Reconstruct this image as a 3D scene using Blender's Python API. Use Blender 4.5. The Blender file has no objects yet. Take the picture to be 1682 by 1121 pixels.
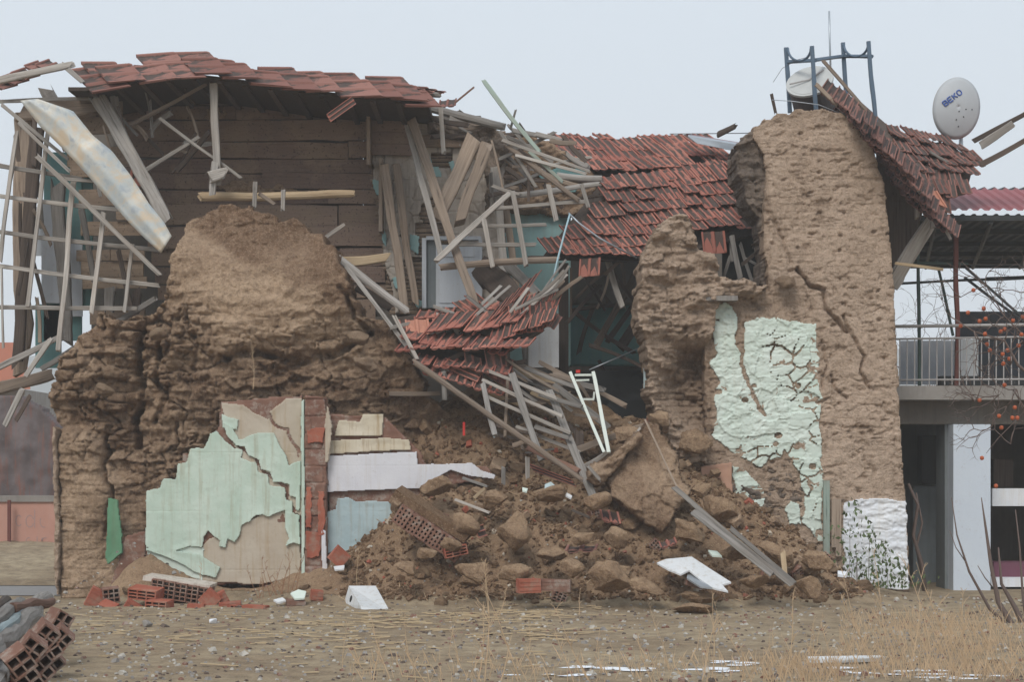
import bpy, math, random
import numpy as np
from mathutils import Vector, Matrix, Euler
# ---------------------------------------------------------------- camera, sky, sun
F = 2860.0; HZ = 777.0; CX = 841.0; CD = 22.0; CH = 1.6
sc = bpy.context.scene
cam_d = bpy.data.cameras.new("camera"); cam = bpy.data.objects.new("camera", cam_d)
sc.collection.objects.link(cam); sc.camera = cam
cam.location = (0, -CD, CH); cam.rotation_euler = (math.radians(90), 0, 0)
cam_d.sensor_width = 36; cam_d.lens = 36*F/1682; cam_d.shift_y = (HZ-560.5)/1682
cam_d.clip_end = 3000; cam_d.clip_start = .1
w = bpy.data.worlds.new("World"); sc.world = w; w.use_nodes = True
nt = w.node_tree; nt.nodes.clear()
wo = nt.nodes.new("ShaderNodeOutputWorld"); bg = nt.nodes.new("ShaderNodeBackground")
sky = nt.nodes.new("ShaderNodeTexSky"); sky.sky_type = 'NISHITA'; sky.sun_disc = False
SUN_EL, SUN_AZ = math.radians(46), math.radians(200)
sky.sun_elevation = SUN_EL; sky.sun_rotation = SUN_AZ; sky.air_density = 1.5; sky.dust_density = 4
mx = nt.nodes.new("ShaderNodeMix"); mx.data_type = 'RGBA'; mx.inputs[0].default_value = .93
mx.inputs[7].default_value = (6.65, 7.45, 8.35, 1)          # the even grey blue of the overcast
nt.links.new(sky.outputs[0], mx.inputs[6]); nt.links.new(mx.outputs[2], bg.inputs[0])
bg.inputs[1].default_value = .084; nt.links.new(bg.outputs[0], wo.inputs[0])
sun_d = bpy.data.lights.new("sun", 'SUN'); sun = bpy.data.objects.new("sun", sun_d)
sc.collection.objects.link(sun); sun_d.energy = 1.5; sun_d.angle = math.radians(24); sun_d.color = (1, .955, .89)
sdir = Vector((math.sin(SUN_AZ)*math.cos(SUN_EL), math.cos(SUN_AZ)*math.cos(SUN_EL), math.sin(SUN_EL)))
sun.rotation_euler = sdir.to_track_quat('Z', 'Y').to_euler()
vs = sc.view_settings; vs.view_transform = 'Standard'; vs.look = 'None'; vs.gamma = 1; vs.exposure = .47
sc.cycles.use_denoising = True; sc.cycles.max_bounces = 6; sc.cycles.volume_bounces = 1
# ---------------------------------------------------------------- numeric helpers
R = random.Random(7)
def P(px, py, Y=0.0):
    d = Y+CD; return Vector(((px-CX)/F*d, Y, CH+(HZ-py)/F*d))
def G(px, py):
    d = CH*F/(py-HZ); return Vector(((px-CX)/F*d, d-CD, 0))
def hsh(i, j, s=0):
    i = np.asarray(i).astype(np.int64); j = np.asarray(j).astype(np.int64)
    h = (i*374761393+j*668265263+s*1442695041) & 0x7fffffff
    h = ((h ^ (h >> 13))*1274126177) & 0x7fffffff
    h = ((h ^ (h >> 16))*2246822519) & 0x7fffffff
    return (h & 0xfffff)/float(0xfffff)
def vn(x, y, s=0):
    i = np.floor(x); j = np.floor(y); u = x-i; v = y-j
    u = u*u*(3-2*u); v = v*v*(3-2*v)
    return ((hsh(i, j, s)*(1-u)+hsh(i+1, j, s)*u)*(1-v)+(hsh(i, j+1, s)*(1-u)+hsh(i+1, j+1, s)*u)*v)*2-1
def fbm(x, y, o=4, s=0, g=.5):
    a = 1; t = 0; n = 0
    for k in range(o):
        t = t+a*vn(x+k*17.3, y-k*9.1, s+k); n += a; a *= g; x = x*2.03; y = y*2.03
    return t/n
def vor(x, y, s=0):
    i = np.floor(x); j = np.floor(y); f1 = np.full(np.shape(x), 9.); f2 = f1.copy(); cid = np.zeros(np.shape(x))
    for a in (-1, 0, 1):
        for b in (-1, 0, 1):
            p = i+a; q = j+b
            dx = p+.15+.7*hsh(p, q, s)-x; dy = q+.15+.7*hsh(p, q, s+7)-y; d = np.sqrt(dx*dx+dy*dy)
            c = hsh(p, q, s+13); m = d < f1
            f2 = np.where(m, f1, np.minimum(f2, d)); cid = np.where(m, c, cid); f1 = np.where(m, d, f1)
    return f1, f2, cid
def ss(a, b, x):
    t = np.clip((x-a)/(b-a), 0, 1); return t*t*(3-2*t)
def pld(x, y, pts):
    d = np.full(np.shape(x), 1e9)
    for (ax, ay), (bx, by) in zip(pts[:-1], pts[1:]):
        vx, vy = bx-ax, by-ay; L = vx*vx+vy*vy+1e-9
        t = np.clip(((x-ax)*vx+(y-ay)*vy)/L, 0, 1)
        d = np.minimum(d, np.hypot(x-ax-t*vx, y-ay-t*vy))
    return d
def psd(x, y, poly):
    d = pld(x, y, list(poly)+[poly[0]]); ins = np.zeros(np.shape(x), bool); n = len(poly)
    for k in range(n):
        ax, ay = poly[k]; bx, by = poly[(k+1) % n]
        if ay == by: continue
        c = ((ay > y) != (by > y)) & (x < (bx-ax)*(y-ay)/(by-ay)+ax); ins ^= c
    return np.where(ins, d, -d)
def ctrl(px, py, pts):
    """smooth field through control points (px, py, value, radius)"""
    s = 0; wt = 1e-9
    for (a, b, v, r) in pts:
        g = np.exp(-((px-a)**2+(py-b)**2)/(r*r))+1e-7/(1+((px-a)**2+(py-b)**2)/1e4); s = s+g*v; wt = wt+g
    return s/wt
# ---------------------------------------------------------------- objects
COL = sc.collection
def mesh(name, V, FC, attrs=None, smooth=True):
    me = bpy.data.meshes.new(name); V = np.asarray(V, float)
    if isinstance(FC, np.ndarray):
        n, k = FC.shape
        me.vertices.add(len(V)); me.vertices.foreach_set("co", V.ravel().astype('f'))
        me.loops.add(n*k); me.loops.foreach_set("vertex_index", FC.ravel().astype('i'))
        me.polygons.add(n); me.polygons.foreach_set("loop_start", (np.arange(n)*k).astype('i'))
        me.polygons.foreach_set("loop_total", np.full(n, k, 'i')); me.update(calc_edges=True); me.validate()
    else:
        me.from_pydata([tuple(v) for v in V], [], FC); me.update()
    if attrs:
        for k, a in attrs.items():
            at = me.attributes.new(k, 'FLOAT', 'POINT'); at.data.foreach_set("value", np.asarray(a, 'f'))
    me.polygons.foreach_set("use_smooth", [smooth]*len(me.polygons))
    return me
def put(name, me, mat=None, parent=None, label=None, cat=None, group=None, kind=None, mw=None):
    o = bpy.data.objects.new(name, me); COL.objects.link(o)
    if mat and me and not me.materials: me.materials.append(mat)
    if mw is not None: o.matrix_world = mw
    if parent is not None:
        o.parent = parent; o.matrix_parent_inverse = parent.matrix_world.inverted()
    if label: o['label'] = label
    if cat: o['category'] = cat
    if group: o['group'] = group
    if kind: o['kind'] = kind
    return o
def thing(name, label, cat, loc=(0, 0, 0), group=None):
    o = put(name, None, None, None, label, cat, group); o.location = loc
    bpy.context.view_layer.update(); return o
class MB:
    def __init__(s): s.V = []; s.F = []; s.A = {}
    def add(s, V, Fc, **at):
        b = len(s.V); s.V += [tuple(v) for v in V]; s.F += [tuple(i+b for i in f) for f in Fc]
        for k in set(list(at)+list(s.A)):
            L = s.A.setdefault(k, [0.0]*b); a = at.get(k, 0.0)
            L += ([a]*len(V) if not hasattr(a, '__len__') else list(a))
    def box(s, c, h, rot=None, jit=0, **at):
        V = []
        for x in (-1, 1):
            for y in (-1, 1):
                for z in (-1, 1):
                    v = Vector((x*h[0]+R.uniform(-jit, jit), y*h[1]+R.uniform(-jit, jit), z*h[2]+R.uniform(-jit, jit)))
                    if rot: v = rot @ v
                    V.append(v+Vector(c))
        s.add(V, [(0, 1, 3, 2), (4, 6, 7, 5), (0, 4, 5, 1), (2, 3, 7, 6), (0, 2, 6, 4), (1, 5, 7, 3)], **at)
    def tube(s, pts, r, n=6, **at):
        if not hasattr(r, '__len__'): r = [r]*len(pts)
        V = []; Fc = []; pts = [Vector(p) for p in pts]
        for i, p in enumerate(pts):
            t = (pts[min(i+1, len(pts)-1)]-pts[max(i-1, 0)]).normalized()
            u = t.cross(Vector((0, 1, 0))); u = u.normalized() if u.length > .1 else t.cross(Vector((1, 0, 0))).normalized()
            q = t.cross(u)
            for k in range(n):
                a = 2*math.pi*k/n; V.append(p+(u*math.cos(a)+q*math.sin(a))*r[i])
        for i in range(len(pts)-1):
            for k in range(n): Fc.append((i*n+k, i*n+(k+1) % n, (i+1)*n+(k+1) % n, (i+1)*n+k))
        Fc.append(tuple(range(n))[::-1]); Fc.append(tuple((len(pts)-1)*n+k for k in range(n)))
        s.add(V, Fc, **at)
    def build(s, name, mat, parent=None, smooth=False, **kw):
        return put(name, mesh(name, s.V, s.F, s.A, smooth), mat, parent, **kw)
# ---------------------------------------------------------------- materials
class NT:
    def __init__(s, name, rough=.9, spec=.2):
        s.m = bpy.data.materials.new(name); s.m.use_nodes = True; s.t = s.m.node_tree
        s.b = s.t.nodes["Principled BSDF"]; s.b.inputs["Roughness"].default_value = rough
        s.b.inputs["Specular IOR Level"].default_value = spec
    def n(s, typ, **kw):
        nd = s.t.nodes.new(typ)
        for k, v in kw.items(): setattr(nd, k, v)
        return nd
    def l(s, a, b): s.t.links.new(a, b)
    def coord(s, scale=(1, 1, 1), rnd=False, kind="Object"):
        c = s.n("ShaderNodeTexCoord"); m = s.n("ShaderNodeMapping"); m.inputs["Scale"].default_value = scale
        s.l(c.outputs[kind], m.inputs[0])
        if rnd:
            oi = s.n("ShaderNodeObjectInfo"); mu = s.n("ShaderNodeMath", operation='MULTIPLY'); mu.inputs[1].default_value = 37
            s.l(oi.outputs["Random"], mu.inputs[0]); s.l(mu.outputs[0], m.inputs["Location"])
        return m.outputs[0]
    def noise(s, vec, scale, detail=5, rough=.6, dist=0):
        n = s.n("ShaderNodeTexNoise"); n.inputs["Scale"].default_value = scale; n.inputs["Detail"].default_value = detail
        n.inputs["Roughness"].default_value = rough; n.inputs["Distortion"].default_value = dist; s.l(vec, n.inputs["Vector"])
        return n.outputs[0]
    def ramp(s, fac, stops):
        r = s.n("ShaderNodeValToRGB"); e = r.color_ramp.elements
        while len(e) < len(stops): e.new(.5)
        for k, (p, c) in enumerate(stops):
            e[k].position = p; e[k].color = (c if hasattr(c, '__len__') else (c, c, c))[:3]+(1,) if hasattr(c, '__len__') else (c, c, c, 1)
        s.l(fac, r.inputs[0]); return r.outputs[0]
    def mix(s, fac, a, b, mode='MIX'):
        m = s.n("ShaderNodeMix", data_type='RGBA', blend_type=mode)
        for i, v in ((0, fac), (6, a), (7, b)):
            if hasattr(v, 'is_linked') or hasattr(v, 'links'): s.l(v, m.inputs[i])
            else: m.inputs[i].default_value = v if i == 0 else tuple(v)[:3]+(1,)
        return m.outputs[2]
    def attr(s, name):
        a = s.n("ShaderNodeAttribute"); a.attribute_name = name; return a.outputs["Fac"]
    def rnd(s): return s.n("ShaderNodeObjectInfo").outputs["Random"]
    def col(s, c):
        if hasattr(c, 'links'): s.l(c, s.b.inputs["Base Color"])
        else: s.b.inputs["Base Color"].default_value = tuple(c)[:3]+(1,)
    def bump(s, h, st=.5, dist=.02):
        b = s.n("ShaderNodeBump"); b.inputs["Strength"].default_value = st; b.inputs["Distance"].default_value = dist
        s.l(h, b.inputs["Height"]); s.l(b.outputs[0], s.b.inputs["Normal"])
M = {}
def mat_earth(name, dark, mid, pale, fleck=.5):
    """tone attribute 0 damp broken earth .. 1 dry weathered face; recesses, pits, edges and painted shade lower it too"""
    a = NT(name, 1, .05); v = a.coord((1, 1, 1)); t = a.attr("tone")
    n1 = a.noise(v, 1.7, 8, .62); n2 = a.noise(v, 14, 6, .7); n3 = a.noise(v, 90, 3, .6)
    base = a.mix(t, dark, pale)
    base = a.mix(a.ramp(n1, [(.35, 0), (.75, .55)]), base, mid)
    base = a.mix(a.ramp(n2, [(.3, .5), (.55, 0.0)]), base, tuple(c*.6 for c in dark))
    n5 = a.noise(v, 38, 5, .75); base = a.mix(a.ramp(n5, [(.36, .45), (.46, 0)]), base, tuple(c*.5 for c in dark)); base = a.mix(a.ramp(n5, [(.54, 0), (.66, .4)]), base, pale)
    base = a.mix(a.ramp(n3, [(.62, 0), (.68, fleck)]), base, (.72, .58, .40))
    st = a.coord((3, 3, .5)); base = a.mix(a.ramp(a.noise(st, 5, 4, .6), [(.45, 0), (.8, .35)]), base, pale)
    a.col(base)
    h = a.n("ShaderNodeMath", operation='ADD'); a.l(n2, h.inputs[0]); a.l(n5, h.inputs[1]); a.bump(h.outputs[0], 1, .035)
    return a.m
M['adobe'] = mat_earth("adobe", (.185, .111, .069), (.335, .226, .150), (.61, .445, .31))
M['rwall'] = mat_earth("adobe_pale", (.27, .188, .13), (.49, .36, .265), (.68, .52, .40), .2)
M['grey_adobe'] = mat_earth("adobe_grey", (.13, .105, .09), (.25, .195, .155), (.38, .30, .235), .1)  # greyer, darker version of the adobe
M['mound'] = mat_earth("rubble_earth", (.20, .122, .074), (.315, .205, .130), (.53, .37, .24), .8)
def mat_paint(name, c, c2, stain, wall=(.27, .2, .15), sc_=6, rough=.75, amt=.4):
    a = NT(name, rough, .25); v = a.coord(); n1 = a.noise(v, 2.2, 6, .6); n2 = a.noise(v, 22, 5, .7)
    b = a.mix(a.ramp(n1, [(.35, 0), (.65, 1)]), c, c2)
    sv = a.coord((9, 9, .6)); s_ = a.noise(sv, 1.6, 5, .65)
    b = a.mix(a.ramp(s_, [(.5, 0), (.72, amt)]), b, stain)
    b = a.mix(a.ramp(n2, [(.60, 0), (.72, .35)]), b, wall)
    a.col(b); a.bump(n2, .35, .008); return a.m
M['mint'] = mat_paint("mint_plaster", (.45, .56, .475), (.55, .64, .56), (.36, .35, .25), amt=.65)
M['mint_r'] = mat_paint("mint_flaky_plaster", (.55, .64, .565), (.64, .71, .65), (.50, .50, .42), amt=.25)
M['green'] = mat_paint("green_gloss_plaster", (.10, .24, .14), (.14, .29, .18), (.15, .17, .11))
M['beige'] = mat_paint("beige_undercoat", (.44, .37, .29), (.50, .44, .36), (.37, .26, .15), amt=.6)
M['whitile'] = mat_paint("white_wall_paint", (.62, .62, .66), (.68, .68, .71), (.46, .38, .27), amt=.3)
M['stained'] = mat_paint("stained_white_paint", (.52, .45, .33), (.62, .56, .45), (.33, .22, .11), amt=.9)
M['blue'] = mat_paint("pale_blue_plaster", (.36, .47, .50), (.46, .56, .58), (.33, .33, .29), amt=.7)
M['teal'] = mat_paint("darkened_teal_plaster", (.11, .24, .245), (.145, .29, .29), (.24, .30, .27), amt=.4)  # teal darkened to put the room's shade into the colour
M['teal_lit'] = mat_paint("lit_teal_plaster", (.30, .50, .50), (.36, .56, .56), (.34, .40, .37), amt=.4)  # lighter copy of the teal, offsets the shadow falling on it
M['tarp'] = mat_paint("mottled_rusty_sheet", (.10, .08, .078), (.18, .15, .15), (.26, .10, .06), wall=(.30, .29, .30), amt=.8)
M['mud'] = mat_paint("mud_render", (.46, .40, .34), (.56, .50, .44), (.20, .15, .11), amt=.7)
M['lime'] = mat_paint("whitewash", (.66, .69, .74), (.76, .78, .81), (.55, .49, .40), wall=(.45, .36, .27), amt=.4)
M['pink'] = mat_paint("pink_tile", (.46, .27, .19), (.50, .31, .23), (.36, .22, .15), amt=.4)
M['white'] = mat_paint("white_board", (.58, .60, .61), (.66, .67, .68), (.40, .35, .28), amt=.5)
M['doorp'] = mat_paint("door_paint", (.50, .53, .57), (.55, .58, .62), (.38, .38, .36), amt=.35)
M['roseate'] = mat_paint("salmon_wall_paint", (.47, .25, .195), (.52, .29, .23), (.46, .30, .25), amt=.4)
M['conc'] = mat_paint("concrete", (.24, .22, .20), (.30, .28, .26), (.15, .13, .12), amt=.5)
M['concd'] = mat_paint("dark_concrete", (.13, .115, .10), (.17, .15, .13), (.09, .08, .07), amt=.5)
M['pillar'] = mat_paint("pillar_paint", (.56, .62, .70), (.60, .66, .73), (.52, .56, .62), amt=.15)
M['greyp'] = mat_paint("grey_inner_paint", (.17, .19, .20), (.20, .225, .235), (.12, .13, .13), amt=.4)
def mat_wood(name, a_, b_, c_, sc_=1.0):
    a = NT(name, .85, .2); v = a.coord((38*sc_, 38*sc_, 1.6), True); n = a.noise(v, 1, 6, .65, .3)
    v2 = a.coord((4, 4, 1.2), True); n2 = a.noise(v2, 1.5, 4, .6)
    b = a.mix(a.ramp(n, [(.32, 0), (.66, 1)]), a_, b_)
    b = a.mix(a.ramp(n2, [(.4, 0), (.75, .6)]), b, c_)
    b = a.mix(a.ramp(n, [(.28, .85), (.38, 0)]), b, tuple(x*.25 for x in a_))
    hv = a.n("ShaderNodeHueSaturation"); mr = a.n("ShaderNodeMapRange"); mr.inputs[3].default_value = .55; mr.inputs[4].default_value = 1.2
    a.l(a.rnd(), mr.inputs[0]); a.l(mr.outputs[0], hv.inputs["Value"]); a.l(b, hv.inputs["Color"]); a.col(hv.outputs[0])
    a.bump(n, .6, .006); return a.m
M['wgrey'] = mat_wood("weathered_grey_wood", (.20, .185, .17), (.42, .395, .37), (.27, .235, .20))
M['wtan'] = mat_wood("weathered_tan_wood", (.20, .15, .115), (.37, .29, .225), (.27, .22, .18))
M['wdark'] = mat_wood("dark_old_wood", (.075, .055, .045), (.14, .105, .085), (.10, .085, .075))
M['wpale'] = mat_wood("pale_lath_wood", (.22, .20, .18), (.50, .465, .425), (.33, .275, .23))
M['wfresh'] = mat_wood("fresh_split_wood", (.33, .24, .15), (.52, .40, .26), (.38, .27, .17))
M['wgreen'] = mat_wood("pale_green_painted_wood", (.30, .38, .33), (.42, .50, .44), (.30, .27, .22))
M['wblue'] = mat_wood("pale_blue_painted_wood", (.30, .38, .40), (.45, .54, .56), (.32, .32, .30))
def mat_board(name, c1, c2, c3):
    a = NT(name, .92, .1); t = a.attr("tint"); v = a.coord((1.2, 1.2, 30)); n = a.noise(v, 1.3, 6, .65, .5)
    b = a.mix(t, c1, c2); b = a.mix(a.ramp(n, [(.35, 0), (.7, .8)]), b, c3)
    v2 = a.coord(); n2 = a.noise(v2, 2.2, 6, .65); b = a.mix(a.ramp(n2, [(.48, 0), (.62, .7)]), b, (.33, .245, .175))
    n3 = a.noise(v2, 30, 3, .6); b = a.mix(a.ramp(n3, [(.3, .7), (.42, 0)]), b, tuple(x*.3 for x in c1))
    a.col(b); a.bump(n, .8, .012); return a.m
M['board'] = mat_board("old_wall_board", (.17, .115, .095), (.36, .26, .195), (.25, .18, .15))
M['boardt'] = mat_board("tan_wall_board", (.25, .19, .145), (.38, .29, .21), (.20, .145, .11))
def mat_tile(name, r1, r2, gk, amt=.95):
    a = NT(name, .85, .2); t = a.attr("tint"); g = a.attr("grv"); v = a.coord()
    b = a.mix(t, r1, r2); n = a.noise(v, 5, 5, .7); n2 = a.noise(v, 1.6, 3, .5)
    ad = a.n("ShaderNodeMath", operation='MULTIPLY_ADD'); a.l(n, ad.inputs[0]); ad.inputs[1].default_value = 1.3
    gm = a.n("ShaderNodeMath", operation='MULTIPLY'); a.l(g, gm.inputs[0]); gm.inputs[1].default_value = .50; a.l(gm.outputs[0], ad.inputs[2])
    ad2 = a.n("ShaderNodeMath", operation='MULTIPLY_ADD'); a.l(n2, ad2.inputs[0]); ad2.inputs[1].default_value = .7; a.l(ad.outputs[0], ad2.inputs[2])
    hf_ = a.n("ShaderNodeMath", operation='MULTIPLY'); a.l(ad2.outputs[0], hf_.inputs[0]); hf_.inputs[1].default_value = .46
    b = a.mix(a.ramp(hf_.outputs[0], [(.55, 0), (.63, amt)]), b, gk)
    n4 = a.noise(v, 60, 3, .6); b = a.mix(a.ramp(n4, [(.55, 0), (.75, .4)]), b, (.2, .13, .1))
    a.col(b); a.bump(n4, .4, .006); return a.m
M['tile'] = mat_tile("clay_roof_tile", (.29, .105, .080), (.43, .18, .135), (.07, .058, .052))
M['tiled'] = mat_tile("dull_clay_roof_tile", (.20, .092, .075), (.29, .145, .118), (.075, .062, .057))
M['tilep'] = mat_tile("pink_clay_roof_tile", (.42, .17, .11), (.50, .24, .17), (.3, .14, .1), .3)
def mat_brick(name):
    a = NT(name, .9, .1); v = a.coord(); n = a.noise(v, 3, 5, .6); n2 = a.noise(v, 30, 4, .6)
    b = a.mix(a.ramp(n, [(.35, 0), (.65, 1)]), (.29, .085, .055), (.40, .15, .10))
    b = a.mix(a.ramp(a.noise(v, 5, 6, .7), [(.52, 0), (.68, .75)]), b, (.30, .235, .185))
    a.col(b); a.bump(n2, .4, .006); return a.m
M['brick'] = mat_brick("red_clay_brick")
M['tilek'] = mat_tile("dark_clay_roof_tile", (.17, .09, .075), (.26, .13, .105), (.06, .05, .048))  # darker clay tile for the hanging roof edge
def mat_brickd(name):
    a = NT(name, .9, .1); v = a.coord(); n = a.noise(v, 4, 5, .6)
    b = a.mix(a.ramp(n, [(.35, 0), (.65, 1)]), (.18, .092, .068), (.25, .145, .108))
    b = a.mix(a.ramp(a.noise(v, 7, 6, .75), [(.5, 0), (.62, .8)]), b, (.33, .28, .24))
    a.col(b); a.bump(n, .4, .01); return a.m
M['brickd'] = mat_brickd("dirty_brown_brick")
def plain(name, c, rough=.6, metal=0, amt=.25):
    a = NT(name, rough, .4); a.b.inputs["Metallic"].default_value = metal
    n = a.noise(a.coord(rnd=True), 7, 5, .65); a.col(a.mix(a.ramp(n, [(.35, 0), (.7, amt)]), c, tuple(x*.5+.03 for x in c))); a.bump(n, .1, .004); return a.m
M['steel'] = plain("blue_grey_steel", (.10, .15, .21), .5, .2)
M['galv'] = plain("galvanised_pipe", (.42, .46, .50), .4, .5)
M['blueplastic'] = plain("pale_blue_pipe", (.35, .50, .56), .5)
M['ladder'] = plain("white_painted_metal", (.62, .66, .60), .5)
M['dish'] = plain("grey_dish_paint", (.45, .47, .49), .5, 0, .12)
M['logo'] = plain("blue_lettering", (.06, .12, .38), .5)
M['dark'] = plain("black_iron_and_shade", (.03, .033, .035), .6)  # black iron, also used on panels that stand in for shade
M['dkgreen'] = plain("dark_green_iron", (.03, .06, .05), .5)
M['rust'] = plain("rust_brown_iron", (.15, .045, .035), .7)
M['rail'] = plain("grey_rail_paint", (.40, .38, .37), .5)
M['tank'] = plain("tank_dark", (.10, .09, .09), .7)
M['tankl'] = plain("tank_light", (.50, .51, .50), .5)
M['redmetal'] = plain("maroon_sheet", (.28, .065, .07), .5)
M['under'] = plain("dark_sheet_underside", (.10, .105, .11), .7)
M['red'] = plain("red_plastic", (.6, .03, .02), .4)
M['snow'] = plain("snow", (.78, .8, .83), .8, 0, .08)
M['vent'] = plain("hole_shade_black", (.012, .012, .012), .9)  # near black for the shade inside a hole
def mat_sheet():
    a = NT("stained_zinc_sheet", .55, .4); a.b.inputs["Metallic"].default_value = .15
    v = a.coord(); n = a.noise(v, 2.6, 4, .5, 1.0); n2 = a.noise(v, 6, 4, .6, .6)
    b = a.mix(a.ramp(n, [(.35, 0), (.65, 1)]), (.42, .46, .47), (.58, .57, .52))
    b = a.mix(a.ramp(n2, [(.47, 0), (.66, .75)]), b, (.60, .46, .30)); b = a.mix(a.ramp(n2, [(.28, .7), (.44, 0)]), b, (.26, .31, .38))
    a.col(b); a.bump(n, .15, .02); return a.m
M['sheet'] = mat_sheet()
def mat_ground():
    a = NT("gravelly_ground", 1, .08); v = a.coord(); n1 = a.noise(v, .55, 6, .6); n2 = a.noise(v, 5, 6, .7); n3 = a.noise(v, 60, 4, .7)
    b = a.mix(a.ramp(n1, [(.4, 0), (.62, 1)]), (.34, .255, .165), (.47, .375, .25))
    b = a.mix(a.ramp(n2, [(.35, .6), (.6, 0)]), b, (.115, .082, .055))
    b = a.mix(a.ramp(n3, [(.5, 0), (.68, .8)]), b, (.36, .31, .25)); b = a.mix(a.ramp(n3, [(.28, .8), (.4, 0)]), b, (.08, .06, .045))
    n5 = a.noise(v, 35, 3, .6); b = a.mix(a.ramp(n5, [(.66, 0), (.70, .8)]), b, (.30, .13, .09))
    a.col(b); h = a.n("ShaderNodeMath", operation='ADD'); a.l(n2, h.inputs[0]); a.l(n3, h.inputs[1]); a.bump(h.outputs[0], .8, .03); return a.m
M['ground'] = mat_ground()
M['road'] = plain("road_asphalt", (.24, .23, .225), .9, 0, .2)
M['straw'] = plain("dry_weed", (.56, .40, .25), .9, 0, .5)
M['twig'] = plain("bare_twig", (.14, .10, .085), .9)
M['leaf'] = plain("weed_leaf", (.10, .14, .055), .8, 0, .5)
M['fruit'] = plain("persimmon", (.44, .10, .035), .5, 0, .3)
M['hill'] = plain("far_hill", (.16, .17, .16), 1)
M['purple'] = plain("maroon_cloth", (.16, .06, .09), .9)
# ---------------------------------------------------------------- relief walls (thick slabs with a worked face)
def grid_relief(poly, Yb, hf, thick, res=.015, ragged=.03, rnd=.06, seed=0, keep=None, rf=4):
    ds = (Yb+CD)/F
    wx = [(a-CX)*ds for a, b in poly]; wz = [CH+(HZ-b)*ds for a, b in poly]
    xs = np.arange(min(wx)-res*3, max(wx)+res*4, res); zs = np.arange(min(wz)-res*3, max(wz)+res*4, res)
    X, Z = np.meshgrid(xs, zs, indexing='ij')
    Xw = X+ragged*fbm(X*rf, Z*rf, 4, seed+91); Zw = Z+ragged*fbm(X*rf+40, Z*rf, 4, seed+92)
    sd = psd(Xw, Zw, list(zip(wx, wz))); px = X/ds+CX; py = HZ-(Z-CH)/ds
    ok = sd > 0
    if keep is not None: ok &= keep(X, Z, px, py)
    h, tone = hf(X, Z, px, py, sd)
    if rnd > 0: h = h+rnd*np.maximum(0, 1-sd/rnd)**2
    h = np.minimum(h, thick-.01) if thick > .03 else h
    cell = ok[:-1, :-1] & ok[1:, :-1] & ok[:-1, 1:] & ok[1:, 1:]
    idx = np.full(X.shape, -1); ci, cj = np.nonzero(cell)
    used = np.zeros(X.shape, bool)
    for a, b in ((0, 0), (1, 0), (0, 1), (1, 1)): used[ci+a, cj+b] = True
    ui, uj = np.nonzero(used); idx[ui, uj] = np.arange(len(ui))
    Vt = np.stack([X[ui, uj], Yb+h[ui, uj], Z[ui, uj]], 1); tn = (tone+0*X)[ui, uj]
    Fc = np.stack([idx[ci, cj], idx[ci+1, cj], idx[ci+1, cj+1], idx[ci, cj+1]], 1)
    c = np.pad(cell, 1); nb = []
    for (di, dj, e) in ((0, -1, ((0, 0), (1, 0))), (1, 0, ((1, 0), (1, 1))), (0, 1, ((1, 1), (0, 1))), (-1, 0, ((0, 1), (0, 0)))):
        m = cell & ~c[1+di:c.shape[0]-1+di, 1+dj:c.shape[1]-1+dj]
        a, b = np.nonzero(m); nb.append(np.stack([idx[a+e[0][0], b+e[0][1]], idx[a+e[1][0], b+e[1][1]]], 1))
    E = np.concatenate(nb); bv = np.unique(E); K = 1 if thick < .08 else max(2, min(7, int(thick/.07)))
    mp = np.full(len(Vt), -1); mp[bv] = np.arange(len(bv)); allV = [Vt]; base = len(Vt); prev = bv; tns = [tn]; FF = [Fc]
    for k in range(1, K+1):
        t = k/K; v = Vt[bv].copy(); v[:, 1] += (Yb+thick-v[:, 1])*t
        if k < K or thick > .08:
            a = ragged*.9; v[:, 0] += a*fbm(v[:, 0]*6+k*3.1, v[:, 2]*6, 3, seed+k*5); v[:, 2] += a*fbm(v[:, 0]*6, v[:, 2]*6+k*2.7, 3, seed+k*7)
        allV.append(v); tns.append(tn[bv]*.4); cur = base+np.arange(len(bv))
        FF.append(np.stack([prev[mp[E[:, 1]]], prev[mp[E[:, 0]]], cur[mp[E[:, 0]]], cur[mp[E[:, 1]]]], 1))
        prev = cur; base += len(bv)
    return np.concatenate(allV), np.concatenate(FF), np.concatenate(tns)
def relief(name, poly, Yb, hf, thick, mat, parent, smooth=True, **kw):
    kws = {k: kw.pop(k) for k in list(kw) if k in ('res', 'ragged', 'rnd', 'seed', 'keep', 'rf')}
    V, Fc, t = grid_relief(poly, Yb, hf, thick, **kws)
    return put(name, mesh(name, V, Fc, {'tone': t}, smooth), mat, parent, **kw)
def courses(x, z, ch=.105, bl=.30, amp=.02, seed=0, warp=.02):
    zz = z+warp*fbm(x*1.7, z*1.7, 3, seed); row = np.floor(zz/ch); fz = zz/ch-row
    xx = x/bl+.5*(row % 2)+.35*hsh(row, row*0, seed)+.06*fbm(x*5, z*5, 2, seed+3); c = np.floor(xx); fx = xx-c
    e = np.minimum(np.minimum(fz, 1-fz)*ch, np.minimum(fx, 1-fx)*bl); q = hsh(c, row, seed+5)
    return e, (q-.5)*amp, q
def chunks(x, z, sx=3.2, sz=7.5, seed=0, wp=.06):
    X = (x+wp*fbm(x*3, z*3, 3, seed))*sx; Z = (z+wp*fbm(x*3+9, z*3, 3, seed+1))*sz
    f1, f2, c = vor(X, Z, seed+2); return f2-f1, c
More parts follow.
